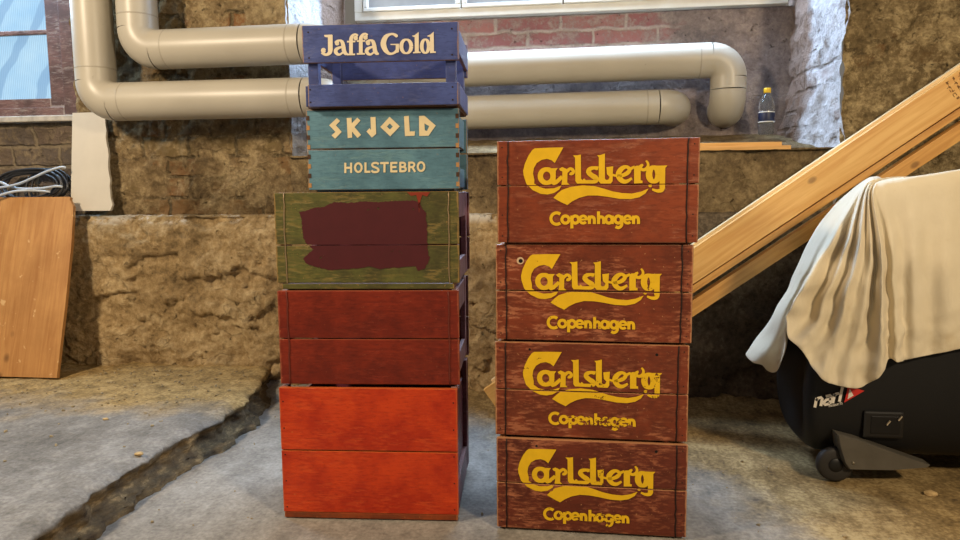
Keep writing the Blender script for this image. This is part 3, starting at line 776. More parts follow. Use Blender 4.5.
def crate(loc, rz, w, h, d, split, mat, label, group, mat_in=None, bottom=0.012, wire=None, side='open', side_mat=None, gap=0.0015, thick=0.014, lift=0.0045):
    """front at local y = 0 running to y = d; z from 0 to h"""
    c = tag(empty('wooden_crate', loc, R_(rz)), label, 'crate', group)
    mi = mat_in or mat
    sm = side_mat or mat
    zs = bottom + (h - bottom) * split
    b = box('bottom_board', (0, d / 2, bottom / 2), (w - 0.03, d - 2 * thick - 0.004, bottom), mi, c, 0.002)
    for y, nm in ((thick / 2, 'front_board'), (d - thick / 2, 'back_board')):
        for z0, z1 in ((lift, zs - gap), (zs + gap, h - 0.0015)):
            o = box(nm, (0, y, (z0 + z1) / 2), (w, thick, z1 - z0), mat if nm == 'front_board' else mi, c, 0.0022)
    ins = 0.006
    for s in (-1, 1):
        x = s * (w / 2 - ins - 0.007)
        L = d - 2 * thick - 0.001
        if side == 'open':
            # posts, bottom rail, middle slat and top rail: the hand hole is the gap between them
            for y in (thick + 0.026, d - thick - 0.026):
                box('side_post', (x, y, (h + bottom) / 2), (0.014, 0.05, h - bottom - 0.002), sm, c, 0.002)
            for z0, z1 in ((bottom + 0.001, h * 0.27), (h * 0.72, h * 0.985)):
                box('side_rail', (x, d / 2, (z0 + z1) / 2), (0.012, L - 0.104, z1 - z0), sm, c, 0.002)
        elif side == 'panel':
            box('side_panel', (x - s * 0.004, d / 2, h * 0.44), (0.008, L, h * 0.84), sm, c, 0.001)
            for y in (thick + 0.016, d - thick - 0.016):
                box('side_post', (x + s * 0.004, y, (h + bottom) / 2), (0.016, 0.03, h - bottom - 0.002), sm, c, 0.002)
            box('side_rail', (x + s * 0.004, d / 2, bottom + 0.035), (0.014, L - 0.064, 0.07), sm, c, 0.002)
        elif side == 'slat':
            for z0, z1 in ((bottom, h * 0.30), (h * 0.56, h * 0.96)):
                box('side_rail', (x, d / 2, (z0 + z1) / 2), (0.010, L, z1 - z0 - 0.002), sm, c, 0.002)
    if wire:
        for s in (-1, 1):
            pts = []
            n = 16
            for i in range(n + 1):
                z = 0.004 + (h - 0.006) * i / n
                pts.append((s * (w / 2 - 0.0255) + random.uniform(-0.0014, 0.0014), -0.0008, z))
            tube('binding_wire', pts, 0.0016, wire, c, 6)
    return c

def nail(c, x, z, r=0.0022, mat=None):
    bm = bmesh.new()
    bmesh.ops.create_cone(bm, cap_ends=True, segments=10, radius1=r, radius2=r * 0.8, depth=0.001, matrix=Matrix.Translation((x, -0.0004, z)) @ Matrix.Rotation(R_(90), 4, 'X'))
    return from_bm('nail', bm, mat or M_nail, c)

BROWN, BROWN_D, BROWN_W = srgb(134, 58, 34), srgb(104, 42, 26), srgb(186, 134, 92)
brown = [painted_wood('red brown paint %d' % i, srgb(*b), srgb(*d), BROWN_W, min(1, w * 1.35), e, 0.42, srgb(176, 108, 74), i * 3.7)
         for i, (b, d, w, e) in enumerate([((138, 62, 32), (112, 48, 26), 0.28, 0.55), ((126, 56, 30), (98, 42, 22), 0.60, 0.75),
                                          ((128, 56, 30), (100, 44, 24), 0.50, 0.75), ((106, 46, 28), (86, 36, 22), 0.62, 0.75)])]
YEL = srgb(232, 184, 18)
stack = [  # loc, rz, w, h, seam split, label, chip, lettering shift (dx, dz)
    ((0.0674, 1.6092, 0.0), -0.8, .457, .235, .49, 'lowest brown crate of the four, standing on the concrete floor, dark and scuffed', 0.48, -0.006, -0.012),
    ((0.0654, 1.6170, .235), -1.2, .459, .238, .475, 'third brown crate from the top, its small yellow town name chipped away at the start', 0.55, 0.008, -0.008),
    ((0.0689, 1.6215, .473), -1.6, .461, .237, .50, 'second brown crate from the top, with a pale-rimmed round hole left of its yellow lettering', 0.42, 0.000, -0.011),
    ((0.0751, 1.6122, .710), -1.3, .462, .244, .545, 'topmost brown crate of the right-hand stack, with crisp unworn yellow lettering', 0.02, 0.0, 0.0)]
for i, (loc, rz, w, h, sp, lab, chip, dx, dz) in enumerate(stack):
    m = brown[3 - i]
    c = crate(loc, rz, w, h, 0.33, sp, m, lab, 'brown beer crates in the right-hand stack', wire=M_wire_dark)
    zs = 0.012 + (h - 0.012) * sp
    M_y = sign_paint('yellow stencil paint %d' % i, YEL, chip, 2.1 * i + 0.5, 60)
    k_ = 0.985
    lettering('carlsberg', M_y, c, -0.0011, k_, dx, h - 0.244 * k_ + dz * 0.5, (zs,), gap=0.0016 if i < 3 else 0.001)
    M_y2 = M_y if i == 3 else sign_paint('worn yellow stencil paint %d' % i, YEL, min(1, chip + 0.12), 1.3 * i + 4.2, 80)
    lettering('copenhagen', M_y2, c, -0.0011, k_, dx, h - 0.244 * k_ + dz * 0.5)
    for s in (-1, 1):
        for z in (0.02, 0.5 * zs, zs + 0.02, h - 0.016):
            nail(c, s * (w / 2 - 0.012), z, 0.0017)
    if i == 2:
        bm = bmesh.new()
        bmesh.ops.create_circle(bm, cap_ends=True, segments=20, radius=0.0088, matrix=Matrix.Translation((-0.171, -0.0006, 0.197)) @ Matrix.Rotation(R_(90), 4, 'X'))
        from_bm('hole_rim', bm, flat_mat('bare wood rim', srgb(206, 176, 140), 0.7), c)
        bm = bmesh.new()
        bmesh.ops.create_circle(bm, cap_ends=True, segments=20, radius=0.0050, matrix=Matrix.Translation((-0.170, -0.0010, 0.1965)) @ Matrix.Rotation(R_(90), 4, 'X'))
        from_bm('round_hole', bm, M_hole, c)
    if i in (0, 1):
        nail(c, -0.145 if i else -0.13, h - 0.018, 0.0030, M_hole)
        nail(c, 0.155, h - 0.020 - 0.004 * i, 0.0036, M_hole)

# --- left stack
M_orange = painted_wood('orange red paint', srgb(198, 62, 20), srgb(168, 42, 14), srgb(196, 120, 60), 0.30, 0.4, 0.38, srgb(222, 92, 40), 11.0)
M_orange_dark = painted_wood('scuffed orange trim', srgb(150, 66, 24), srgb(112, 50, 22), srgb(176, 110, 60), 0.6, 0.6, 0.5, srgb(90, 56, 30), 12.0)
M_red = painted_wood('dark red paint', srgb(126, 40, 20), srgb(100, 30, 16), srgb(196, 120, 84), 0.30, 0.3, 0.36, srgb(160, 62, 38), 15.0)
M_green = painted_wood('olive green paint', srgb(92, 92, 44), srgb(70, 66, 34), srgb(168, 130, 74), 0.55, 0.55, 0.45, srgb(140, 118, 62), 21.0)
M_teal = painted_wood('teal paint', srgb(94, 134, 150), srgb(76, 112, 128), srgb(150, 112, 66), 0.30, 0.75, 0.5, srgb(110, 146, 146), 27.0)
M_blue = painted_wood('violet blue paint', srgb(72, 86, 144), srgb(56, 66, 116), srgb(158, 118, 72), 0.25, 0.65, 0.45, srgb(96, 100, 140), 33.0)
M_plum = painted_wood('plum side paint', srgb(116, 52, 66), srgb(84, 36, 48), srgb(168, 140, 130), 0.3, 0.5, 0.4, srgb(140, 90, 100), 35.0)
M_plum_pale = painted_wood('faded plum side paint', srgb(150, 104, 116), srgb(112, 72, 84), srgb(190, 168, 160), 0.3, 0.5, 0.4, srgb(170, 140, 146), 37.0)
M_rawin = plain_wood('raw crate wood', srgb(120, 84, 52), srgb(84, 56, 34), 0.7, False)

g = 'painted crates in the left-hand stack'
c = crate((-0.4889, 1.6265, 0), 3.5, .455, .347, .345, .50, M_orange, 'bright orange-red crate on the floor, bottom of the left-hand stack', g, M_plum, side='panel', side_mat=M_plum, bottom=0.016, lift=0.0165)
box('bottom_trim', (0, 0.006, 0.0085), (.451, 0.012, 0.014), M_orange_dark, c, 0.0015)
for s in (-1, 1):
    for j in range(5):
        nail(c, s * (.2275 - 0.010), 0.03 + j * 0.07, 0.0020)
c = crate((-0.4868, 1.6429, .347), 3.9, .460, .246, .34, .47, M_red, 'dark red crate with no lettering, sitting on the orange-red crate', g, M_plum, side='open', side_mat=M_plum_pale, wire=M_wire_red)
c = crate((-0.4897, 1.6577, .593), 3.4, .466, .246, .34, .43, M_green, 'olive green crate with a large maroon overpainted patch on its front', g, M_plum, side='open', side_mat=M_plum_pale, wire=M_wire_tan, lift=0.0165)
zs = 0.012 + (.246 - .012) * .43
M_maroon = sign_paint('maroon overpaint', srgb(78, 24, 28), 0.48, 8.0, 70, 0.5)
lettering('patch', M_maroon, c, -0.0010, 1.0, 0, 0, (zs,), name='paint_patch', gap=0.001)
bm = bmesh.new()                                           # run of red paint from the top edge
vs2 = [bm.verts.new((x, 0, z)) for x, z in [(0.105, .243), (0.163, .243), (0.155, .232), (0.143, .236), (0.138, .222), (0.1345, .190), (0.1315, .222), (0.128, .236), (0.115, .234)]]
bm.faces.new(vs2)
o = from_bm('paint_drip', bm, flat_mat('red paint run', srgb(134, 46, 22), 0.5), c)
o.location = (0, -0.0010, 0)
box('bottom_trim', (0, -0.0012, 0.008), (.44, 0.004, 0.013), M_green, c, 0.0015)
c = crate((-0.4423, 1.6575, .839), 3.5, .379, .201, .26, .50, M_teal, 'teal crate with cream lettering on two boards, under the blue crate', g, M_teal, side='slat', side_mat=M_teal, bottom=0.008)
M_creampaint = sign_paint('cream stencil paint', srgb(228, 208, 164), 0.10, 3.0, 60)
lettering('skjold', M_creampaint, c, -0.0010)
lettering('holstebro', M_creampaint, c, -0.0010)
M_joint = flat_mat('dark end grain', srgb(70, 46, 28), 0.8)
M_endgrain = flat_mat('bare end grain', srgb(170, 126, 78), 0.8)
for s in (-1, 1):
    for j in range(8):
        z = 0.016 + j * 0.0235
        box('corner_joint', (s * (.1895 - 0.0045), -0.0002, z), (0.008, 0.0016, 0.011), M_joint if j % 2 else M_endgrain, c, 0.0004)
# blue fruit crate: boards on tall posts with an open band between them
h, w, d = .196, .379, .26
c = tag(empty('wooden_crate', (-0.4376, 1.6359, 1.040), R_(3.2)), 'blue open-sided crate with cream lettering, top of the left-hand stack', 'crate', g)
box('bottom_board', (0, d / 2, .006), (w - .01, d - .03, .008), M_rawin, c, 0.001)
for y, nm in ((0.006, 'front_board'), (d - 0.006, 'back_board')):
    box(nm, (0, y, (.108 + h) / 2), (w, 0.012, h - .108), M_blue, c, 0.002)
    box(nm, (0.004 if y < .1 else 0, y, .0305), (w - .012, 0.012, .053), M_blue, c, 0.002)
for sx_ in (-1, 1):
    for y in (0.012 + 0.0125, d - 0.012 - 0.0125):
        box('corner_post', (sx_ * (w / 2 - 0.021), y, h / 2), (0.025, 0.025, h - 0.004), M_blue, c, 0.002)
    for z0, z1 in ((.006, .056), (.125, .182)):
        box('side_board', (sx_ * (w / 2 - 0.0045), d / 2, (z0 + z1) / 2), (0.009, d - 0.026, z1 - z0), M_blue, c, 0.002)
M_creampaint2 = sign_paint('pale cream stencil paint', srgb(232, 216, 186), 0.03, 5.0, 60)
lettering('jaffa', M_creampaint2, c, -0.0010)
for sx_ in (-1, 1):
    for z in (.015, .045, .12, .18):
        nail(c, sx_ * (w / 2 - 0.016), z, 0.0022)

# ================================================================== LEANING BOARDS ON THE RIGHT
M_pine = plain_wood('varnished pine', srgb(230, 186, 112), srgb(206, 150, 76), 0.42, True)
M_pine2 = plain_wood('yellow pine', srgb(222, 170, 92), srgb(188, 130, 58), 0.45, True)
M_pine_daylit = plain_wood('daylight tinted pine', srgb(236, 214, 172), srgb(216, 184, 134), 0.3, False)  # paler than raw pine: daylight on the top edge put into the colour
M_pine_dark = plain_wood('weathered board', srgb(150, 112, 68), srgb(106, 76, 44), 0.6, False)
SL = math.atan2(1.252 - 0.635, 1.349 - 0.467)
def plank(name, xz, length, width, thick, y, mat, label, start=-0.95, tilt=0.0):
    """xz: a point on the upper front edge; board runs along the common slope"""
    u = Vector((math.cos(SL), 0, math.sin(SL)))
    n = Vector((-math.sin(SL), 0, math.cos(SL)))
    p0 = Vector((xz[0], y, xz[1])) + u * start
    bm = bmesh.new()
    add_box(bm, (length / 2, thick / 2, -width / 2), (length, thick, width), 0.002)
    o = from_bm(name, bm, mat)
    o.matrix_world = Matrix.Translation(p0) @ Matrix.Rotation(-SL, 4, 'Y') @ Matrix.Rotation(R_(tilt), 4, 'Z')
    tag(o, label, 'board', 'boards leaning against the right-hand wall')
    return o
TL = 1.9
plank('plank', (0.467, 0.635), 2.9, 0.106, 0.028, 2.476, M_pine, 'broad pale board with ink stamp marks, front face of the slanting bundle', -0.93, TL)
plank('plank', (0.467, 0.647), 2.9, 0.112, 0.026, 2.507, M_pine_daylit, 'board directly behind the broad stamped one, only its upper edge showing', -0.90, TL)
plank('plank', (0.470, 0.502), 2.8, 0.024, 0.030, 2.490, M_pine2, 'narrow lath tucked along the lower edge of the broad stamped board', -0.62, TL)
plank('plank', (0.466, 0.448), 2.7, 0.050, 0.045, 2.480, M_pine2, 'square batten lowest in the slanting bundle, apart from the other boards', -0.52, TL)

# ink stamp on the broad board
broad = bpy.data.objects['plank']
bm = bmesh.new()
M_ink = flat_mat('faded ink', srgb(112, 76, 34), 0.7)
GL = ['|-|', 'V', '=|', 'O', '|/|', '-|-']
for col in range(3):
    for row in range(5 if col < 2 else 4):
        x0 = 1.925 + col * 0.024
        z0 = -0.016 - row * 0.0150
        for q in range(3):
            add_box(bm, (x0 + random.uniform(-0.005, 0.005), -0.0003, z0 + random.uniform(-0.004, 0.004)),
                    random.choice([(0.0024, 0.0004, 0.010), (0.010, 0.0004, 0.0022)]))
from_bm('ink_stamp', bm, M_ink, broad)

# ================================================================== LATHS AND BOTTLE ON THE SILL
M_lath = plain_wood('pale lath', srgb(226, 180, 112), srgb(196, 146, 82), 0.6, False)
o = box('wooden_lath', (0.60, 2.779, 1.002), (0.53, 0.020, 0.016), M_lath, None, 0.001)
tag(o, 'longer pale wooden lath lying along the front of the niche sill', 'lath', 'laths on the sill')
o = box('wooden_lath', (0.56, 2.790, 1.0175), (0.55, 0.018, 0.014), M_lath, None, 0.001)
tag(o, 'shorter wooden lath lying on top of the longer one on the niche sill', 'lath', 'laths on the sill')

bot = tag(empty('plastic_bottle', (0.868, 3.12, 1.052 + 0.028)), 'clear plastic bottle with yellow cap and dark blue label on the niche sill', 'bottle')
k = NB('clear plastic')
k.b.inputs['Transmission Weight'].default_value = 0.95
k.b.inputs['IOR'].default_value = 1.25
M_clear = k.done((0.70, 0.72, 0.72), 0.10)
lathe('bottle_body', [(0.026, 0), (0.031, 0.005), (0.032, 0.03), (0.0305, 0.045), (0.032, 0.05), (0.032, 0.098), (0.031, 0.104), (0.033, 0.112), (0.0325, 0.128), (0.027, 0.150), (0.018, 0.166), (0.0125, 0.172), (0.0125, 0.180)], M_clear, bot)
lathe('label', [(0.0327, 0.051), (0.0331, 0.052), (0.0331, 0.096), (0.0327, 0.097)], flat_mat('navy label', srgb(26, 34, 62), 0.45), bot)
for z in (0.053, 0.094):
    lathe('label_stripe', [(0.0332, z - 0.0022), (0.0335, z - 0.002), (0.0335, z + 0.002), (0.0332, z + 0.0022)], flat_mat('white label stripe', srgb(206, 206, 200), 0.5), bot)
lathe('bottle_cap', [(0.0142, 0.176), (0.0150, 0.178), (0.0150, 0.194), (0.0138, 0.197)], flat_mat('yellow cap', srgb(212, 172, 30), 0.4), bot)

# ================================================================== LEFT CORNER
# plywood sheet leaning on the ledge
k = NB('stained plywood')
g1 = k.noise(k.vec((22, 22, 1.4)), 2.2, 5, 0.6, 0.8)
m1 = k.noise(k.vec(), 4.5, 5, 0.6)
c = k.mix(k.ramp(g1, [(0.35, 0), (0.7, 1)]), srgb(188, 138, 80), srgb(162, 110, 58))
c = k.mix(k.math('MULTIPLY', k.ramp(m1, [(0.40, 0), (0.70, 1)]), 0.5), c, srgb(134, 86, 40))
sp1 = k.noise(k.vec((1, 1, 0.8), loc=(2, 0, 5)), 26, 3, 0.5)
c = k.mix(k.math('MULTIPLY', k.ramp(sp1, [(0.66, 0), (0.70, 1)]), 0.8), c, srgb(206, 168, 116))
vv = k.n('ShaderNodeTexVoronoi')
k.l(k.vec((7, 7, 5)), vv.inputs['Vector'])
vv.inputs['Scale'].default_value = 1.0
c = k.mix(k.math('MULTIPLY', k.ramp(vv.outputs['Distance'], [(0.07, 1), (0.14, 0)]), 0.75), c, srgb(84, 50, 22))
M_ply = k.done(c, 0.5)
bm = bmesh.new()
prof = [(-0.80, 0.0), (0.0, 0.0), (-0.004, 0.3), (-0.012, 0.55), (-0.020, 0.66), (-0.026, 0.715), (-0.044, 0.742), (-0.046, 0.756), (-0.80, 0.756)]
f = bm.faces.new([bm.verts.new((x, 0, z)) for x, z in prof])
r = bmesh.ops.extrude_face_region(bm, geom=[f])
bmesh.ops.translate(bm, vec=(0, 0.015, 0), verts=[e for e in r['geom'] if isinstance(e, bmesh.types.BMVert)])
bmesh.ops.recalc_face_normals(bm, faces=bm.faces)
ply = from_bm('plywood_sheet', bm, M_ply)
ply.location = (-2.024, 2.455, 0.112)
ply.rotation_euler = (R_(-16.0), 0, 0)
tag(ply, 'orange-brown plywood sheet leaning against the wall under the left window', 'board')

# pale panel offcut standing on the ledge
bm = bmesh.new()
ragged = [(0.166, 0.0)]
for i in range(1, 16):
    z = 0.42 * i / 16
    ragged.append((0.176 - 0.030 * (i / 16) + random.uniform(-0.004, 0.004), z))
prof = [(-0.018, 0.0)] + ragged + [(0.146, 0.42), (-0.002, 0.42)]
f = bm.faces.new([bm.verts.new((x, 0, z)) for x, z in prof])
r = bmesh.ops.extrude_face_region(bm, geom=[f])
bmesh.ops.translate(bm, vec=(0, 0.012, 0), verts=[e for e in r['geom'] if isinstance(e, bmesh.types.BMVert)])
bmesh.ops.recalc_face_normals(bm, faces=bm.faces)
pan = from_bm('panel_offcut', bm, flat_mat('pale fibreboard', srgb(198, 190, 174), 0.8, var=0.05, scale=8))
pan.location = (-2.092, 2.712, 0.778)
pan.rotation_euler = (R_(-4.5), 0, 0)
tag(pan, 'pale grey-white panel offcut with a ragged right edge, below the pipe elbow', 'board')

# cables heaped on the ledge
M_cable_black = flat_mat('black cable sheath', srgb(38, 38, 40), 0.4)
M_cable_grey = flat_mat('grey cable sheath', srgb(168, 174, 180), 0.35)
def loops(cx, cz, rx, rz, n, y0, seed):
    rnd = random.Random(seed)
    pts = []
    for i in range(n * 10 + 1):
        a = 2 * math.pi * i / 10 + seed
        q = 1 + 0.16 * math.sin(i * 0.37 + seed)
        pts.append((cx + rx * q * math.cos(a) + rnd.uniform(-0.008, 0.008), y0 + 0.022 * math.sin(i * 0.61 + seed),
                    max(0.795, cz + rz * q * math.sin(a) + rnd.uniform(-0.006, 0.006))))
    return catmull(pts, 4)
cb = tube('cable_coil', loops(-2.30, 0.888, 0.155, 0.066, 6, 2.722, 1), 0.0052, M_cable_black, None, 8)
tag(cb, 'tangled coil of black cable heaped on the ledge behind the plywood', 'cable')
cb = tube('cable_coil', loops(-2.235, 0.880, 0.105, 0.078, 3, 2.748, 2.6), 0.0046, M_cable_black, None, 8)
tag(cb, 'smaller black cable coil nearest the pale panel, behind the tangled one', 'cable')
for pts, lab in (([(-2.52, 2.672, 0.870), (-2.40, 2.668, 0.880), (-2.32, 2.668, 0.892), (-2.25, 2.672, 0.917), (-2.18, 2.68, 0.947), (-2.12, 2.69, 0.964), (-2.105, 2.695, 0.960)], 'pale grey cable rising to the right across the black coil'),
                 ([(-2.52, 2.695, 0.905), (-2.42, 2.69, 0.905), (-2.36, 2.685, 0.884), (-2.30, 2.685, 0.874), (-2.22, 2.69, 0.876), (-2.15, 2.69, 0.884), (-2.13, 2.70, 0.880)], 'pale grey cable lying low across the black coil, nearly level'),
                 ([(-2.53, 2.632, 0.800), (-2.44, 2.634, 0.822), (-2.38, 2.640, 0.846), (-2.31, 2.655, 0.864), (-2.24, 2.675, 0.866), (-2.18, 2.69, 0.860)], 'pale grey cable drooping over the top edge of the plywood')):
    tag(tube('cable', catmull(pts, 6), 0.0055, M_cable_grey, None, 8), lab, 'cable', 'grey cables on the coil')

# ================================================================== ROLLING CASE AND DUST SHEET
case = tag(empty('rolling_case', (0.775, 2.0, 0)), 'large black rolling case on wheels under the cream sheet, right of the crates', 'case')
k = NB('black case fabric')
nz = k.noise(k.vec(), 260, 2, 0.5)
k.bump(nz, 0.2, 0.001)
M_case = k.done(k.mix(k.ramp(k.noise(k.vec(), 4, 4), [(0.35, 0), (0.7, 1)]), srgb(11, 10, 10), srgb(17, 16, 15)), 0.55, spec=0.35)
bm = bmesh.new()
# cross-section in (y, z) swept along x, narrower at the foot and at the rounded end
prof = [(0.00, 0.12), (-0.004, 0.25), (-0.003, 0.40), (0.0, 0.60), (0.006, 0.80), (0.03, 0.832), (0.08, 0.838), (0.26, 0.838), (0.31, 0.83), (0.33, 0.80), (0.335, 0.60), (0.335, 0.40), (0.33, 0.20), (0.31, 0.10), (0.26, 0.06), (0.08, 0.055), (0.03, 0.075)]
LEFT = [(0.0, -0.005), (0.05, -0.02), (0.12, -0.034), (0.25, -0.055), (0.40, -0.034), (0.60, 0.055), (0.80, 0.125), (0.90, 0.14)]
def left_edge(z):
    for (a, xa), (b, xb) in zip(LEFT, LEFT[1:]):
        if z <= b:
            return xa + (xb - xa) * (z - a) / (b - a)
    return LEFT[-1][1]
secs = []
for (x, inset, zl) in [(-0.020, 0.075, 0.05), (-0.032, 0.045, 0.025), (-0.030, 0.022, 0.01), (-0.014, 0.006, 0.0), (0.01, 0.0, 0.0), (0.30, 0.0, 0.0), (0.60, 0.0, 0.0), (0.98, 0.0, 0.0), (1.0, 0.02, 0.01)]:
    ring = []
    for y, z in prof:
        yy = 0.165 + (y - 0.165) * (1 - inset / 0.165)
        z2 = 0.45 + (z - 0.45) * (1 - inset / 0.45)
        xx = x + left_edge(z2) * max(0.0, min(1.0, (0.30 - x) / 0.29))
        ring.append(bm.verts.new((xx, yy, z2)))
    secs.append(ring)
for a, b in zip(secs, secs[1:]):
    for i in range(len(prof)):
        bm.faces.new((a[i], a[(i + 1) % len(prof)], b[(i + 1) % len(prof)], b[i]))
bm.faces.new(secs[0]); bm.faces.new(secs[-1][::-1])
bmesh.ops.recalc_face_normals(bm, faces=bm.faces)
shell = from_bm('case_shell', bm, M_case, case, True)
sub = shell.modifiers.new('s', 'SUBSURF'); sub.levels = 2; sub.render_levels = 2
M_guard = flat_mat('grey plastic guard', srgb(88, 83, 74), 0.38, var=0.2, scale=14)
bm = bmesh.new()
gp = [(-0.006, 0.150), (0.05, 0.136), (0.14, 0.104), (0.245, 0.068), (0.235, 0.060), (0.14, 0.048), (0.03, 0.046), (0.016, 0.066), (0.002, 0.110)]
front = [bm.verts.new((x, -0.028, z)) for x, z in gp]
mid = [bm.verts.new((x * 0.97 + 0.004, -0.036, z * 0.93 + 0.006)) for x, z in gp]
back_ = [bm.verts.new((x, 0.012, z)) for x, z in gp]
n = len(gp)
bm.faces.new(mid[::-1]); bm.faces.new(back_)
for i in range(n):
    j = (i + 1) % n
    bm.faces.new((front[i], front[j], mid[j], mid[i]))
    bm.faces.new((back_[i], back_[j], front[j], front[i]))
bmesh.ops.recalc_face_normals(bm, faces=bm.faces)
grd = from_bm('wheel_guard', bm, M_guard, case)
bm = bmesh.new()
bmesh.ops.create_uvsphere(bm, u_segments=10, v_segments=6, radius=0.0045, matrix=Matrix.Translation((0.040, -0.036, 0.068)))
from_bm('screw', bm, flat_mat('steel screw', srgb(170, 160, 140), 0.3, 0.8), grd, True)
def wheel(x, y):
    prof = [(0.020, -0.012), (0.042, -0.014), (0.049, -0.010), (0.0505, 0.0), (0.049, 0.010), (0.042, 0.014), (0.020, 0.012)]
    o = lathe('wheel', prof, flat_mat('dark rubber', srgb(44, 41, 38), 0.6), case, 32)
    o.rotation_euler = (R_(90), 0, 0)
    o.location = (x, y, 0.0515)
    h_ = lathe('wheel_hub', [(0.006, -0.016), (0.018, -0.0145), (0.021, -0.012), (0.021, 0.012), (0.018, 0.0145), (0.006, 0.016)], flat_mat('hub plastic', srgb(20, 20, 20), 0.5), o, 20)
wheel(0.002, -0.004)
box('side_foot', (0.90, 0.16, 0.033), (0.06, 0.22, 0.062), M_case, case, 0.006)
# recessed latch plate
lt = box('latch_plate', (0.126, -0.004, 0.172), (0.108, 0.014, 0.078), flat_mat('latch plastic', srgb(26, 25, 24), 0.35), case, 0.006)
box('latch_recess', (0.004, -0.0062, 0.0), (0.078, 0.005, 0.052), flat_mat('latch recess', srgb(14, 13, 13), 0.4), lt, 0.002)
for x in (0.010, 0.040):
    o = box('latch_clip', (x, -0.011, 0.022 if x > .02 else 0.008), (0.004, 0.006, 0.016), flat_mat('bright clip', srgb(200, 186, 160), 0.3, 0.6), lt, 0.001)
    o.rotation_euler = (0, R_(35), 0)

# badge printed on the case: slanted lower-case word, small line under it, red triangle
LOGO = bmesh.new()
def lstroke(bm, pts, w):
    P = [Vector(p) for p in pts]
    L = []
    for i in range(len(P)):
        d = (P[min(i + 1, len(P) - 1)] - P[max(i - 1, 0)]).normalized()
        nn = Vector((-d.y, d.x)) * w / 2
        L.append((bm.verts.new((P[i].x + nn.x, 0, P[i].y + nn.y)), bm.verts.new((P[i].x - nn.x, 0, P[i].y - nn.y))))
    for (a, b), (c_, d_) in zip(L, L[1:]):
        bm.faces.new((a, b, d_, c_))
def letters(bm, word, x, xh, w, slant):
    S = lambda pts: [(px * xh + slant * pz * xh, pz * xh) for px, pz in pts]
    adv = {'n': 0.95, 'a': 1.0, 'r': 0.72, 'i': 0.4, 'l': 0.4, 'P': .8, 'R': .85, 'O': .9, 'D': .85, 'U': .85, 'C': .8, 'T': .8, 'S': .75, ' ': .5}
    G = {'n': [[(0, 0), (0, 1)], [(0, .7), (.15, .95), (.5, .95), (.65, .8), (.65, 0)]],
         'a': [[(.05, .95), (.55, .95), (.68, .8), (.68, 0)], [(.68, .55), (.2, .55), (.02, .4), (.02, .15), (.15, .03), (.68, .05)]],
         'r': [[(0, 0), (0, 1)], [(0, .7), (.15, .95), (.5, .95)]],
         'i': [[(0, 0), (0, 1)]], 'l': [[(0, 0), (0, 1.55)]],
         'P': [[(0, 0), (0, 1), (.5, .95), (.5, .5), (0, .5)]], 'R': [[(0, 0), (0, 1), (.5, .95), (.5, .5), (0, .5)], [(.2, .5), (.55, 0)]],
         'O': [[(.3, 0), (0, .3), (0, .7), (.3, 1), (.6, .7), (.6, .3), (.3, 0)]], 'D': [[(0, 0), (0, 1), (.4, .9), (.55, .5), (.4, .1), (0, 0)]],
         'U': [[(0, 1), (0, .2), (.3, 0), (.55, .2), (.55, 1)]], 'C': [[(.55, .85), (.3, 1), (0, .7), (0, .3), (.3, 0), (.55, .15)]],
         'T': [[(0, 1), (.6, 1)], [(.3, 1), (.3, 0)]], 'S': [[(.5, .9), (.2, 1), (.05, .75), (.45, .4), (.4, .05), (.0, .1)]], ' ': []}
    for ch in word:
        for s in G[ch]:
            lstroke(bm, [(x + a, b) for a, b in S(s)], w)
        x += adv[ch] * xh
    return x
M_white = flat_mat('white print', srgb(222, 214, 200), 0.5, var=0.05)
M_redp = flat_mat('red print', srgb(196, 44, 34), 0.5)
bm = bmesh.new()
letters(bm, 'narl', 0.0, 0.0255, 0.0078, 0.45)
lg = from_bm('badge_lettering', bm, M_white, case)
bm = bmesh.new()
letters(bm, 'PRODUCTS', 0.040, 0.0058, 0.0012, 0.2)
lg2 = from_bm('badge_lettering', bm, M_white, case)
bm = bmesh.new()
bm.faces.new([bm.verts.new(p) for p in ((0.0, 0, -0.006), (0.022, 0, 0.040), (0.060, 0, 0.014))])
lg3 = from_bm('badge_triangle', bm, M_redp, case)
bm = bmesh.new()
bm.faces.new([bm.verts.new(p) for p in ((0.010, 0, 0.002), (0.0225, 0, 0.030), (0.028, 0, 0.008))])
lg4 = from_bm('badge_mark', bm, M_white, lg3)
lg4.location = (0.001, -0.0004, 0)
for o_, off in ((lg, 0), (lg2, -0.0105), (lg3, 0)):
    o_.rotation_euler = (0, R_(-16), 0)
u = Vector((math.cos(R_(16)), 0, math.sin(R_(16))))
lg.location = (-0.060, -0.0085, 0.217)
lg2.location = (-0.060, -0.0085, 0.2075)
lg3.location = Vector((-0.060, -0.0085, 0.217)) + u * 0.080

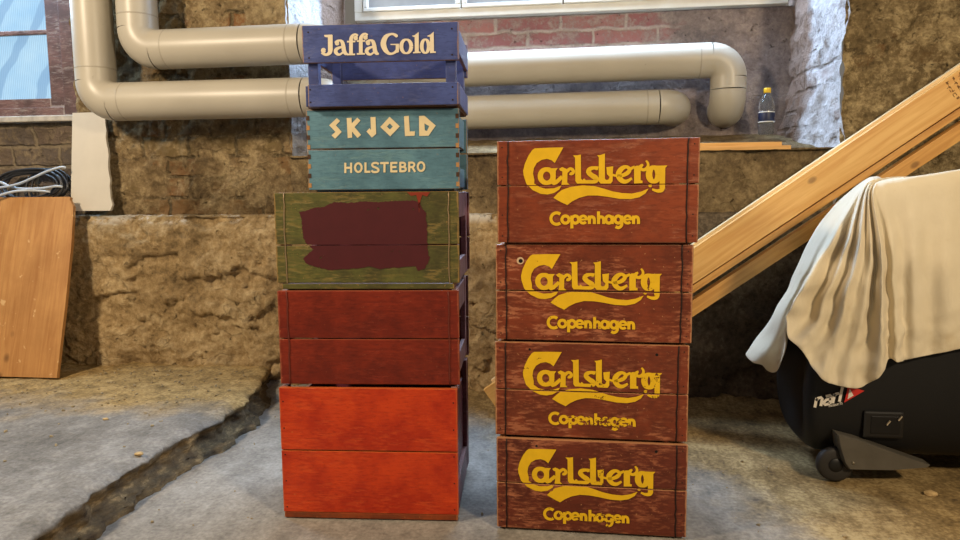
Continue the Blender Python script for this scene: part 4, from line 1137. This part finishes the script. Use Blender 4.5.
# --- dust sheet: control net draped over the case, refined and wrinkled
NET = [[[1.0585,2.255,0.868],[1.0198,2.318,0.864],[0.994,2.36,0.8759],[0.9148,2.36,0.8025],[0.8468,2.36,0.6555],[0.7843,2.36,0.4885],[0.7204,2.36,0.3177]],[[1.0429,2.23,0.868],[0.9762,2.248,0.864],[0.9318,2.26,0.8678],[0.8176,2.2571,0.7602],[0.7461,2.25,0.6222],[0.6782,2.2371,0.4733],[0.578,2.22,0.3166]],[[1.0341,2.21,0.868],[0.9514,2.192,0.864],[0.8962,2.18,0.8603],[0.804,2.1629,0.7507],[0.7335,2.15,0.619],[0.6704,2.1429,0.4759],[0.6026,2.14,0.3013]],[[1.0273,2.195,0.868],[0.9324,2.15,0.864],[0.8691,2.12,0.8535],[0.7997,2.12,0.7404],[0.7379,2.12,0.6099],[0.6837,2.12,0.4707],[0.6559,2.12,0.2888]],[[1.0232,2.185,0.868],[0.9211,2.122,0.864],[0.853,2.08,0.8472],[0.7788,2.0421,0.7349],[0.7109,2.0125,0.6293],[0.6572,1.9946,0.5488],[0.622,1.985,0.4758]],[[1.0206,2.18,0.868],[0.9137,2.108,0.864],[0.8424,2.06,0.8414],[0.8012,2.0497,0.7203],[0.7446,2.0345,0.59],[0.6847,2.0122,0.4775],[0.6347,1.985,0.4244]],[[1.0162,2.1675,0.868],[0.9013,2.073,0.864],[0.8247,2.01,0.8382],[0.7889,1.9967,0.709],[0.7429,1.985,0.5817],[0.6944,1.9757,0.4614],[0.652,1.968,0.394]],[[1.0169,2.1675,0.868],[0.9032,2.073,0.864],[0.8274,2.01,0.8354],[0.804,2.0065,0.6945],[0.7698,1.998,0.5634],[0.7271,1.9825,0.4378],[0.6806,1.962,0.3617]],[[1.0156,2.1612,0.868],[0.8997,2.0555,0.864],[0.8224,1.985,0.8325],[0.8041,1.9673,0.6888],[0.774,1.9545,0.5637],[0.7463,1.9488,0.4393],[0.7149,1.948,0.312]],[[1.0168,2.1625,0.868],[0.9029,2.059,0.864],[0.8271,1.99,0.8325],[0.8228,1.9806,0.6824],[0.8023,1.972,0.5504],[0.7765,1.9646,0.4253],[0.7456,1.958,0.2957]],[[1.0159,2.1588,0.868],[0.9005,2.0485,0.864],[0.8235,1.975,0.8297],[0.8312,1.9639,0.6836],[0.8216,1.9545,0.5392],[0.8014,1.9474,0.4153],[0.7737,1.942,0.2953]],[[1.0176,2.1612,0.868],[0.9052,2.0555,0.864],[0.8303,1.985,0.8297],[0.8505,1.9849,0.6821],[0.8506,1.9795,0.5302],[0.8356,1.9664,0.4062],[0.8155,1.948,0.289]],[[1.0179,2.1575,0.868],[0.9061,2.045,0.864],[0.8316,1.97,0.8296],[0.8499,1.9481,0.6847],[0.8532,1.9325,0.5374],[0.8539,1.9256,0.4155],[0.8557,1.925,0.3244]],[[1.0202,2.1585,0.868],[0.9126,2.0478,0.864],[0.8408,1.974,0.8322],[0.8733,1.9782,0.6826],[0.8871,1.98,0.5305],[0.8914,1.9782,0.4328],[0.8902,1.974,0.3688]],[[1.0248,2.1575,0.868],[0.9254,2.045,0.864],[0.8592,1.97,0.8374],[0.8842,1.9634,0.6918],[0.8979,1.9585,0.5339],[0.9019,1.9559,0.4375],[0.9053,1.955,0.3653]],[[1.03,2.158,0.868],[0.9401,2.0464,0.864],[0.8801,1.972,0.8425],[0.9152,1.9762,0.6964],[0.93,1.978,0.5312],[0.9345,1.9762,0.4339],[0.9389,1.972,0.3646]],[[1.0398,2.1575,0.868],[0.9673,2.045,0.864],[0.919,1.97,0.8528],[0.9391,1.9633,0.7053],[0.9483,1.959,0.548],[0.9562,1.9583,0.4463],[0.9636,1.96,0.3737]],[[1.0499,2.158,0.868],[0.9958,2.0464,0.864],[0.9597,1.972,0.8603],[0.9828,1.9762,0.7125],[0.995,1.978,0.5594],[1.0004,1.9762,0.4517],[1.005,1.972,0.38]],[[1.0626,2.1575,0.868],[1.0313,2.045,0.864],[1.0104,1.97,0.8703],[1.0238,1.9638,0.7185],[1.0307,1.96,0.5704],[1.0368,1.9598,0.4665],[1.0425,1.962,0.3915]],[[1.0757,2.158,0.868],[1.068,2.0464,0.864],[1.0628,1.972,0.8802],[1.0791,1.975,0.7258],[1.089,1.976,0.5769],[1.0943,1.974,0.4757],[1.0967,1.97,0.4018]],[[1.1442,2.1575,0.868],[1.1442,2.045,0.864],[1.1442,1.97,0.8922],[1.157,1.9657,0.7367],[1.1648,1.963,0.5979],[1.1715,1.9627,0.4952],[1.1773,1.964,0.4211]],[[1.2399,2.1575,0.868],[1.2399,2.045,0.864],[1.2399,1.97,0.9064],[1.2513,1.97,0.7494],[1.2609,1.97,0.6164],[1.2687,1.97,0.5087],[1.2738,1.97,0.4379]]]
k = NB('cream cotton sheet')
nz = k.noise(k.vec(), 3.0, 5, 0.6)
c = k.mix(k.ramp(nz, [(0.35, 0), (0.7, 1)]), srgb(222, 210, 184), srgb(208, 194, 164))
st = k.ramp(k.noise(k.vec(loc=(1, 0, 0)), 8, 5, 0.6), [(0.60, 0), (0.72, 1)])
c = k.mix(k.math('MULTIPLY', st, 0.35), c, srgb(176, 146, 92))
wv = k.noise(k.vec(), 420, 2, 0.5)
wr = k.noise(k.vec((1.2, 1.2, 0.7)), 22, 5, 0.6, 0.6)
k.bump(k.math('ADD', k.math('MULTIPLY', wv, 0.12), wr), 0.35, 0.006)
k.b.inputs['Sheen Weight'].default_value = 0.2
M_sheet = k.done(c, 0.85, spec=0.2)
rows = [[Vector(p) for p in col] for col in NET]          # columns around the corner, each from the top back to the hem
NU, NV = 7, 7
cols2 = [catmull(col, NV) for col in rows]
m = len(cols2[0])
strips = [catmull([cc[i] for cc in cols2], NU) for i in range(m)]   # strips[i][j]
bm = bmesh.new()
V = [[bm.verts.new(p) for p in s] for s in strips]
for i in range(m):
    for j in range(len(V[0])):
        t = i / (m - 1)
        a = 0.030 * max(0, t - 0.30) * (1.0 if V[i][j].co.x < 0.93 else 0.4)
        p = V[i][j].co
        q = Vector((p.x * 0.8 + p.z * 0.5, p.y, p.z * 1.7 - p.x * 0.6))          # wrinkles run slantwise across the drape
        V[i][j].co = p + Vector((0.5 * fbm(q, 8), fbm(q + Vector((0, 0, 5)), 8) + 0.5 * fbm(q, 19), 0.3 * fbm(q + Vector((0, 3, 0)), 8))) * a
for i in range(m - 1):
    for j in range(len(V[0]) - 1):
        bm.faces.new((V[i][j], V[i + 1][j], V[i + 1][j + 1], V[i][j + 1]))
bmesh.ops.recalc_face_normals(bm, faces=bm.faces)
sh = from_bm('dust_sheet', bm, M_sheet, None, True)
sd = sh.modifiers.new('thick', 'SOLIDIFY'); sd.thickness = 0.003
ss = sh.modifiers.new('sub', 'SUBSURF'); ss.levels = 1; ss.render_levels = 1
tag(sh, 'cream cotton dust sheet draped in folds over the black case', 'sheet')

# ================================================================== GRIT AND STONES
M_grit = flat_mat('grit', srgb(150, 134, 104), 0.95, var=0.3, scale=40)
bm = bmesh.new()
rnd = random.Random(5)
def chip(bm, x, y, z, r):
    M = Matrix.Translation((x, y, z + r * 0.35)) @ Matrix.Rotation(rnd.uniform(0, 6), 4, Vector((rnd.random(), rnd.random(), rnd.random() + .1)).normalized()) @ Matrix.Diagonal((r, r * rnd.uniform(.5, .9), r * rnd.uniform(.4, .7), 1))
    bmesh.ops.create_icosphere(bm, subdivisions=1, radius=1.0, matrix=M)
def slab_z(x, y):
    w = max(0.0, (y - 2.25) / 0.45)
    return 0.10 + 0.018 * w * w * (0.6 + 0.8 * fbm((x, y, 1), 5)) + 0.004 * fbm((x, y, 2), 8) + 0.003 * fbm((x, y, 6), 30)
for i in range(330):
    x, y = rnd.uniform(-2.2, -1.25), 2.72 - abs(rnd.gauss(0, 0.42))
    if y < 1.2 or y > 2.64 or (x < -1.95 and y > 2.40): continue
    chip(bm, x, y, slab_z(x, y), rnd.choice([0.003, 0.004, 0.004, 0.005, 0.007]))
for i in range(260):
    x, y = rnd.uniform(-1.1, 1.4), rnd.uniform(1.2, 2.55)
    if (-0.78 < x < -0.22 and 1.55 < y < 2.06) or (-0.2 < x < 0.36 and 1.55 < y < 2.0): continue
    if x > 0.7 and y > 1.9: continue
    chip(bm, x, y, floor_pt((x + 2.9) / 6.0, (y + 1.2) / 4.0).z, rnd.choice([0.002, 0.003, 0.003, 0.004, 0.006]))
o = from_bm('floor_grit', bm, M_grit)
tag(o, 'loose grit and crumbs of plaster scattered over both floor levels', 'grit', kind='stuff')
M_st = flat_mat('sandstone chip', srgb(178, 150, 104), 0.9, var=0.25, scale=60)
stones = [  # x, y, r, raised?, label
    (-1.50, 2.02, 0.008, 1, 'ochre stone chip on the raised floor, the one nearest the plywood'),
    (-1.20, 1.745, 0.010, 1, 'pale orange stone chip lodged in the broken edge of the raised floor'),
    (1.005, 1.93, 0.014, 0, 'pale flat stone chip on the floor in front of the black case')]
for x, y, r, up, lab in stones:
    bm = bmesh.new()
    z = slab_z(x, y) if up else floor_pt((x + 2.9) / 6.0, (y + 1.2) / 4.0).z
    bmesh.ops.create_icosphere(bm, subdivisions=2, radius=1.0)
    for v in bm.verts:
        v.co *= 1 + 0.25 * fbm(v.co + Vector((x * 9, y, 0)), 1.3)
        v.co = Vector((v.co.x * r * 1.3, v.co.y * r, v.co.z * r * 0.55))
    o = from_bm('stone_chip', bm, M_st)
    o.location = (x, y, z + r * 0.35)
    tag(o, lab, 'stone', 'stone chips on the floor')
